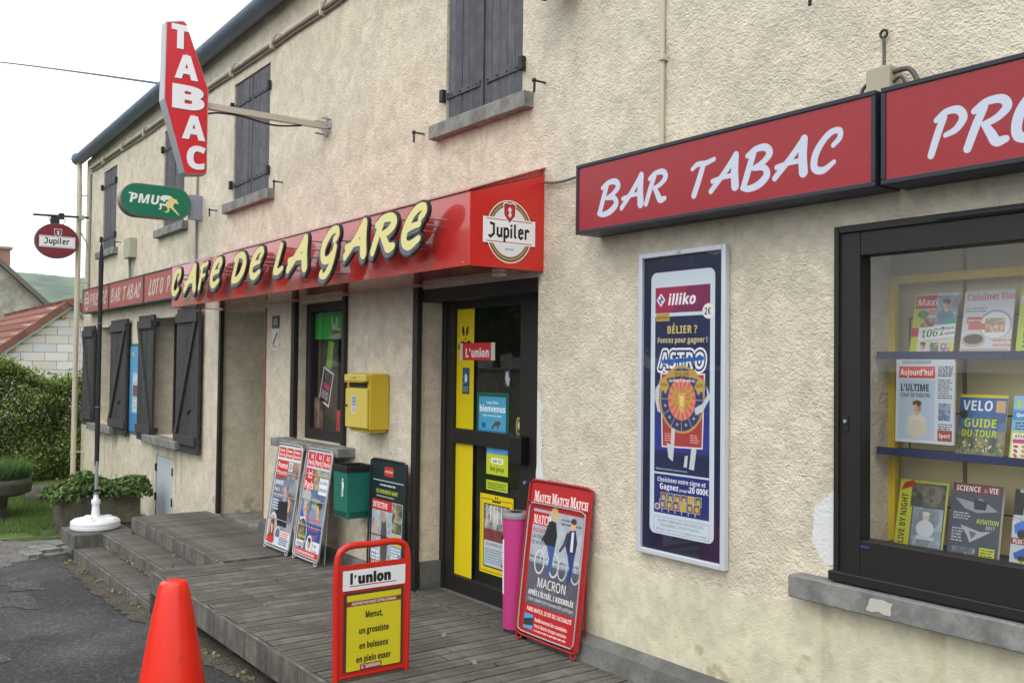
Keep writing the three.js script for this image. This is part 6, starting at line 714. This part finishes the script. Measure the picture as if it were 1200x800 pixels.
{ // stone trough with geraniums
  const o = thing('stone_trough', 'mossy stone trough on blocks beside the hatch', 'planter', [-12.5, gy(-12.5), 0.78]), sm = mat(0xffffff, { map: rep(cemCol, 1.2), bumpMap: plainBump, bumpScale: 0.02, roughness: 1 }); sm.color.setRGB(0.42, 0.39, 0.3);
  mesh('body', rbox(-0.22, 0.22, 0.1, 0.47, -0.46, 0.46, 0.025, 2), sm, o); for (const z of [-0.36, 0.36]) mesh('block', rbox(-0.2, 0.2, 0, 0.1, z - 0.08, z + 0.08, 0.01), sm, o); mesh('soil', box(-0.19, 0.19, 0.466, 0.476, -0.43, 0.43), M.soil, o);
  const p = thing('geranium_bed', 'leafy green geraniums spilling over the stone trough', 'plants', [-12.5, gy(-12.5) + 0.47, 0.78]); foliage(leafCloud(3200, 511, (r) => { const z = (r() - 0.5) * 1.16, x = (r() - 0.5) * 0.62, e = 1 - (z / 0.62) ** 2 * 0.55 - (x / 0.36) ** 2 * 0.5, y = (0.03 + 0.2 * Math.sqrt(r())) * Math.max(0.1, e) * (0.9 + 0.3 * Math.sin(z * 9)) - (Math.abs(x) > 0.24 ? 0.1 * r() : 0); return [x, y, z]; }, 0.07, [[0.07, 0.15, 0.03], [0.1, 0.19, 0.04], [0.05, 0.11, 0.02], [0.15, 0.2, 0.06]]), p);
  foliage(leafCloud(60, 512, (r) => [(r() - 0.5) * 0.6, 0.1 + 0.12 * r(), (r() - 0.5) * 1.1], 0.04, [[0.3, 0.05, 0.04], [0.25, 0.12, 0.05]]), p, 'blossom'); for (const z of [-0.4, -0.15, 0.1, 0.35]) mesh('stem', rod([0, 0, z], [0.05, 0.15, z + 0.05], 0.008, 5), mat(0x3a4a1e), p);
  const b = thing('stone_pedestal', 'round stone pedestal planter on the lawn', 'planter', [-13.98, gy(-13.98), 1.72]); mesh('stem', clean(new THREE.LatheGeometry([[0, 0], [0.2, 0], [0.19, 0.06], [0.165, 0.16], [0.175, 0.32], [0.19, 0.35]].map(([x, y]) => new THREE.Vector2(x, y)), 18)), sm, b); mesh('bowl', clean(new THREE.LatheGeometry([[0, 0.345], [0.36, 0.345], [0.44, 0.38], [0.46, 0.5], [0.44, 0.56], [0.36, 0.56], [0, 0.54]].map(([x, y]) => new THREE.Vector2(x, y)), 24)), sm, b);
  const gt = (o2, n, seed, rad, hh, cols) => { const r = rng(seed), P = [], C = []; for (let i = 0; i < n; i++) { const a = r() * 6.283, d = Math.sqrt(r()) * rad, x = d * Math.cos(a), z = d * Math.sin(a), h = hh * (0.5 + 0.7 * r()), lx = (r() - 0.5) * h, lz = (r() - 0.5) * h, w = 0.006 + 0.006 * r(), c = cols[Math.floor(r() * cols.length)]; P.push(x - w, 0, z, x + w, 0, z, x + lx, h, z + lz); for (let k = 0; k < 3; k++) C.push(...c); } const g = new THREE.BufferGeometry(); g.setAttribute('position', new THREE.Float32BufferAttribute(P, 3)); g.setAttribute('color', new THREE.Float32BufferAttribute(C, 3)); g.computeVertexNormals(); return g; };
  const t = thing('grassy_plant', 'tuft of bright green grassy plant in the stone pedestal', 'plant', [-13.98, gy(-13.98) + 0.55, 1.72]); foliage(gt(t, 2600, 521, 0.42, 0.28, [[0.08, 0.2, 0.03], [0.12, 0.26, 0.05], [0.06, 0.15, 0.02]]), t); mesh('root_clump', clean(new THREE.SphereGeometry(0.36, 16, 6).scale(1, 0.15, 1)), mat(0x2c3a16), t);
  const litter = leafCloud(16, 561, (r) => [-10 + r() * 6.5, 0.006, 0.15 + r() * 1.2], 0.035, [[0.2, 0.14, 0.07], [0.26, 0.2, 0.1], [0.12, 0.13, 0.05]]); const lt = mesh('dry_leaves', litter, M.leaf, scene); lt.userData = { kind: 'stuff', label: 'a few small dry leaves blown over the deck', category: 'leaves' };
  const rk = single('field_stone', clean(new THREE.IcosahedronGeometry(0.24, 1).scale(1.3, 0.7, 1)), sm, 'rough stone lying between hedge and trough', 'stone'); rk.position.set(-15.6, gy(-15.6) + 0.1, 0.85);
  // lawn blades
  const L = (() => { const r = rng(531), P = [], C = []; const cols = [[0.07, 0.15, 0.025], [0.1, 0.19, 0.035], [0.14, 0.18, 0.05]]; for (let i = 0; i < 26000; i++) { const x = -12.5 - r() * 5.6 * (0.35 + 0.65 * r()), z = -0.2 + r() * 3.6; if (x > -12.9 && z < 1.4) continue; if (x > -12.75 - (z - 1.5) * 0.4 && z > 1.5) continue; if (x > -16.9 && z < 0.02) continue; const h = 0.03 + 0.06 * r(), w = 0.006, y = gy(x) + 0.006, lx = (r() - 0.5) * 0.05, lz = (r() - 0.5) * 0.05, c = cols[Math.floor(r() * 3)]; P.push(x, y, z - w, x, y, z + w, x + lx, y + h, z + lz); for (let k = 0; k < 3; k++) C.push(...c); } const g = new THREE.BufferGeometry(); g.setAttribute('position', new THREE.Float32BufferAttribute(P, 3)); g.setAttribute('color', new THREE.Float32BufferAttribute(C, 3)); g.computeVertexNormals(); return g; })();
  const lw = mesh('grass_blades', L, M.leaf, scene); lw.userData = { kind: 'stuff', label: 'short grass of the lawn by the hedge', category: 'grass' };
  // weeds at the foot of the steps and wall
  const W = leafCloud(260, 541, (r) => { const k = r(); if (k < 0.75) { const u = r(); const c = Math.floor(r() * 9); const x = -10.6 + c * 0.62 + (r() - 0.5) * 0.22; return [x, gy(x) + 0.01 + 0.04 * r() * r(), 1.47 + (r() - 0.5) * 0.07]; } const x = -10.4 + r() * 2; return [x, -0.265 + 0.02 * r(), 1.155 + 0.012 * r()]; }, 0.028, [[0.09, 0.16, 0.03], [0.16, 0.17, 0.06], [0.22, 0.19, 0.09], [0.28, 0.22, 0.12]]);
  const wd = mesh('weeds', W, M.leaf, scene); wd.userData = { kind: 'stuff', label: 'small weeds and dry leaves along the deck foot', category: 'weeds' };
}
{ // block garage with a tiled roof
  const o = thing('block_garage', 'unfinished pale block garage with a red tiled roof', 'garage'), XW = -24, PK = [-1.15, 3.02], sl = 0.78, top = (z) => PK[1] - Math.abs(z - PK[0]) * sl;
  mesh('mortar_core', ext(shapeOf([[2.4, -0.8], [2.4, top(2.4)], PK, [-4.7, top(-4.7)], [-4.7, -0.8]].map(([z, y]) => [-z, y - 0.02])), 0.3).rotateY(Math.PI / 2).translate(XW - 0.31, 0, 0), mat(0xa5a49c, { roughness: 1 }), o);
  const bms = [[0.62, 0.62, 0.58], [0.68, 0.67, 0.64], [0.6, 0.63, 0.66], [0.64, 0.6, 0.54], [0.72, 0.72, 0.69]].map((c) => mat(0, { rgb: c, roughness: 1, bumpMap: plainBump, bumpScale: 0.008 })), r = rng(601);
  for (let j = 0; j < 19; j++) for (let i = -1; i < 15; i++) { let z0 = -4.6 + i * 0.5 + (j % 2) * 0.25, z1 = z0 + 0.488, y0 = -0.75 + j * 0.2, y1 = y0 + 0.19; z0 = Math.max(z0, -4.6); z1 = Math.min(z1, 2.35); if (z1 - z0 < 0.06 || y1 < 0.4) continue; const T = (z) => top(z) - 0.05; if (T(z0) < y0 + 0.03 && T(z1) < y0 + 0.03) continue; const pts = [[z0, y0], [z1, y0], [z1, Math.max(y0 + 0.005, Math.min(y1, T(z1)))]]; if (z0 < PK[0] && z1 > PK[0]) pts.push([PK[0], Math.min(y1, T(PK[0]))]); pts.push([z0, Math.max(y0 + 0.005, Math.min(y1, T(z0)))]); mesh('block', uvm(ext(shapeOf(pts.map(([z, y]) => [-z, y]).reverse()), 0.012).rotateY(Math.PI / 2).translate(XW - 0.008 + r() * 0.003, 0, 0)), bms[Math.floor(r() * 5)], o); }
  const tm = [[0.2, 0.085, 0.06], [0.23, 0.1, 0.072], [0.17, 0.07, 0.052]].map((c) => mat(0, { rgb: c, roughness: 0.9, bumpMap: plainBump, bumpScale: 0.004 })), a = Math.atan(sl);
  const wave = (len) => { const s = [], n = Math.round(len / 0.05); for (let i = 0; i <= n; i++) s.push([i / n * len, 0.028 + 0.018 * Math.sin(i * 0.05 / 0.24 * 6.283)]); return shapeOf([[0, 0], ...s, [len, 0]]); };
  for (const sd of [1, -1]) for (let k = 0; k < 11; k++) { const d = k * 0.33 + 0.1, g = ext(wave(9), 0.38).rotateX(0); g.translate(0, 0, 0); const m = mesh('tile_course', g, tm[(k + (sd > 0 ? 0 : 1)) % 3], o); m.rotation.order = 'YXZ'; if (sd > 0) { m.position.set(XW - 8.9, PK[1] - Math.sin(a) * d + 0.03, PK[0] + Math.cos(a) * d); m.rotation.x = a - 0.09; } else { m.position.set(XW + 0.1, PK[1] - Math.sin(a) * d + 0.03, PK[0] - Math.cos(a) * d); m.rotation.y = Math.PI; m.rotation.x = a - 0.09; } }
  for (let k = 0; k < 26; k++) { mesh('ridge_tile', clean(new THREE.CylinderGeometry(0.13, 0.15, 0.4, 10, 1, false, Math.PI / 2, Math.PI).rotateZ(Math.PI / 2).rotateX(-Math.PI / 2)).translate(XW + 0.05 - k * 0.36, PK[1] + 0.06, PK[0]), tm[k % 3], o); }
  for (const sd of [1, -1]) { for (let k = 0; k < 12; k++) { const d = k * 0.31 + 0.14, m = mesh('verge_tile', rbox(-0.05, 0.12, -0.07, 0.07, -0.165, 0.165, 0.012), tm[(k + 1) % 3], o); m.position.set(XW + 0.06, PK[1] + 0.03 - Math.sin(a) * d, PK[0] + sd * Math.cos(a) * d); m.rotation.x = sd * (a - 0.05); } mesh('barge_board', bar([XW + 0.08, PK[1] - 0.1, PK[0] + sd * 0.02], [XW + 0.08, PK[1] - 0.1 - sl * 3.6, PK[0] + sd * 3.6], 0.03, 0.09), mat(0xc9ced2), o); }
  for (const [z, y] of [[-0.98, 2.72], [0.05, 1.98], [0.85, 1.36]]) mesh('purlin_end', rbox(XW - 0.1, XW + 0.07, y - 0.09, y + 0.06, z - 0.05, z + 0.05, 0.006), mat(0xb98a3e), o);
}
{ // older stone house behind
  const o = thing('stone_house', 'old grey stone house with a steep gable and brick chimney', 'house'), X = -35, wallM = mat(0xffffff, { map: rep(cemCol, 0.25), bumpMap: plainBump, bumpScale: 0.03, roughness: 1 }); wallM.color.setRGB(1.9, 1.9, 1.7);
  const pk = [1.6, 7.3], s = 0.92; mesh('gable_wall', uvm(ext(shapeOf([[6.5, -1], [6.5, pk[1] - s * 4.9], pk, [-5, pk[1] - s * 6.6], [-5, -1]].map(([z, y]) => [-z, y])), 9).rotateY(Math.PI / 2).translate(X - 9, 0, 0)), wallM, o);
  const rm = mat(0x6a665e, { roughness: 0.95, bumpMap: plainBump, bumpScale: 0.03 }); for (const sd of [1, -1]) mesh('roof_slope', bar([X - 4.4, pk[1] + 0.05, pk[0]], [X - 4.4, pk[1] + 0.05 - s * 7, pk[0] + sd * 7], 9.4, 0.14), rm, o);
  const ch = mesh('chimney', box(X - 1.3, X - 0.5, 3.9, 5.35, -1.5, -0.65), mat(0x9a7468, { roughness: 1, bumpMap: plainBump, bumpScale: 0.02 }), o, 'pale red brick chimney'); mesh('chimney_cap', box(X - 1.36, X - 0.44, 5.35, 5.43, -1.56, -0.59), mat(0x8c8478), ch);
  mesh('wall_bracket', tube([[X + 0.02, 4.5, -0.62], [X + 0.06, 3.9, -0.62], [X + 0.06, 3.75, -0.72], [X + 0.05, 3.75, -1.1]], 0.03, 6), M.iron, o);
}
// ---------------------------------------------------------------- across the road, mirrored in the glass
{
  const w = thing('boundary_wall', 'low rendered boundary wall on the far side of the road', 'wall'); mesh('wall_body', box(-52, -13, -0.7, 1.5, 13, 13.3), mat(0x8f8b7c, { roughness: 1, bumpMap: plainBump, bumpScale: 0.01 }), w); mesh('coping', rbox(-52, -12.95, 1.5, 1.6, 12.92, 13.38, 0.02), M.cement, w);
  const crown = (seed) => leafCloud(5200, seed, (r) => { const k = Math.floor(r() * 9), a = k * 2.4, cx = k ? Math.cos(a) * 1.4 : 0, cz = k ? Math.sin(a) * 1.4 : 0, cy = 4.2 + (k % 4) * 0.9, u = r() * 6.283, v = Math.acos(2 * r() - 1), d = 1.35 * Math.cbrt(0.25 + 0.75 * r()); return [cx + d * Math.sin(v) * Math.cos(u), cy + d * Math.cos(v) * 0.9, cz + d * Math.sin(v) * Math.sin(u)]; }, 0.34, [[0.045, 0.1, 0.02], [0.06, 0.12, 0.025], [0.035, 0.08, 0.02]]);
  const cg = [crown(701), crown(702)], trunk = merge([new THREE.CylinderGeometry(0.12, 0.22, 4, 9).translate(0, 2, 0), rod([0, 3, 0], [1.1, 4.8, 0.6], 0.07, 6), rod([0, 3.2, 0], [-1, 4.9, -0.5], 0.07, 6), rod([0, 3.6, 0], [0.1, 6, 0], 0.08, 6)]), bark = mat(0x4a4034, { roughness: 1 });
  const r = rng(711); for (let i = 0; i < 11; i++) { const x = -50 + i * 3.5 + (r() - 0.5), o = thing('broadleaf_tree', 'leafy tree behind the boundary wall across the road', 'tree', [x, -0.5, 16 + (r() - 0.5) * 3], r() * 6, 'trees across the road'); o.scale.setScalar(0.72 + 0.14 * r()); mesh('trunk', trunk, bark, o); foliage(cg[i % 2], o, 'crown'); }
}
shade(scene);
renderer.render(scene, camera);
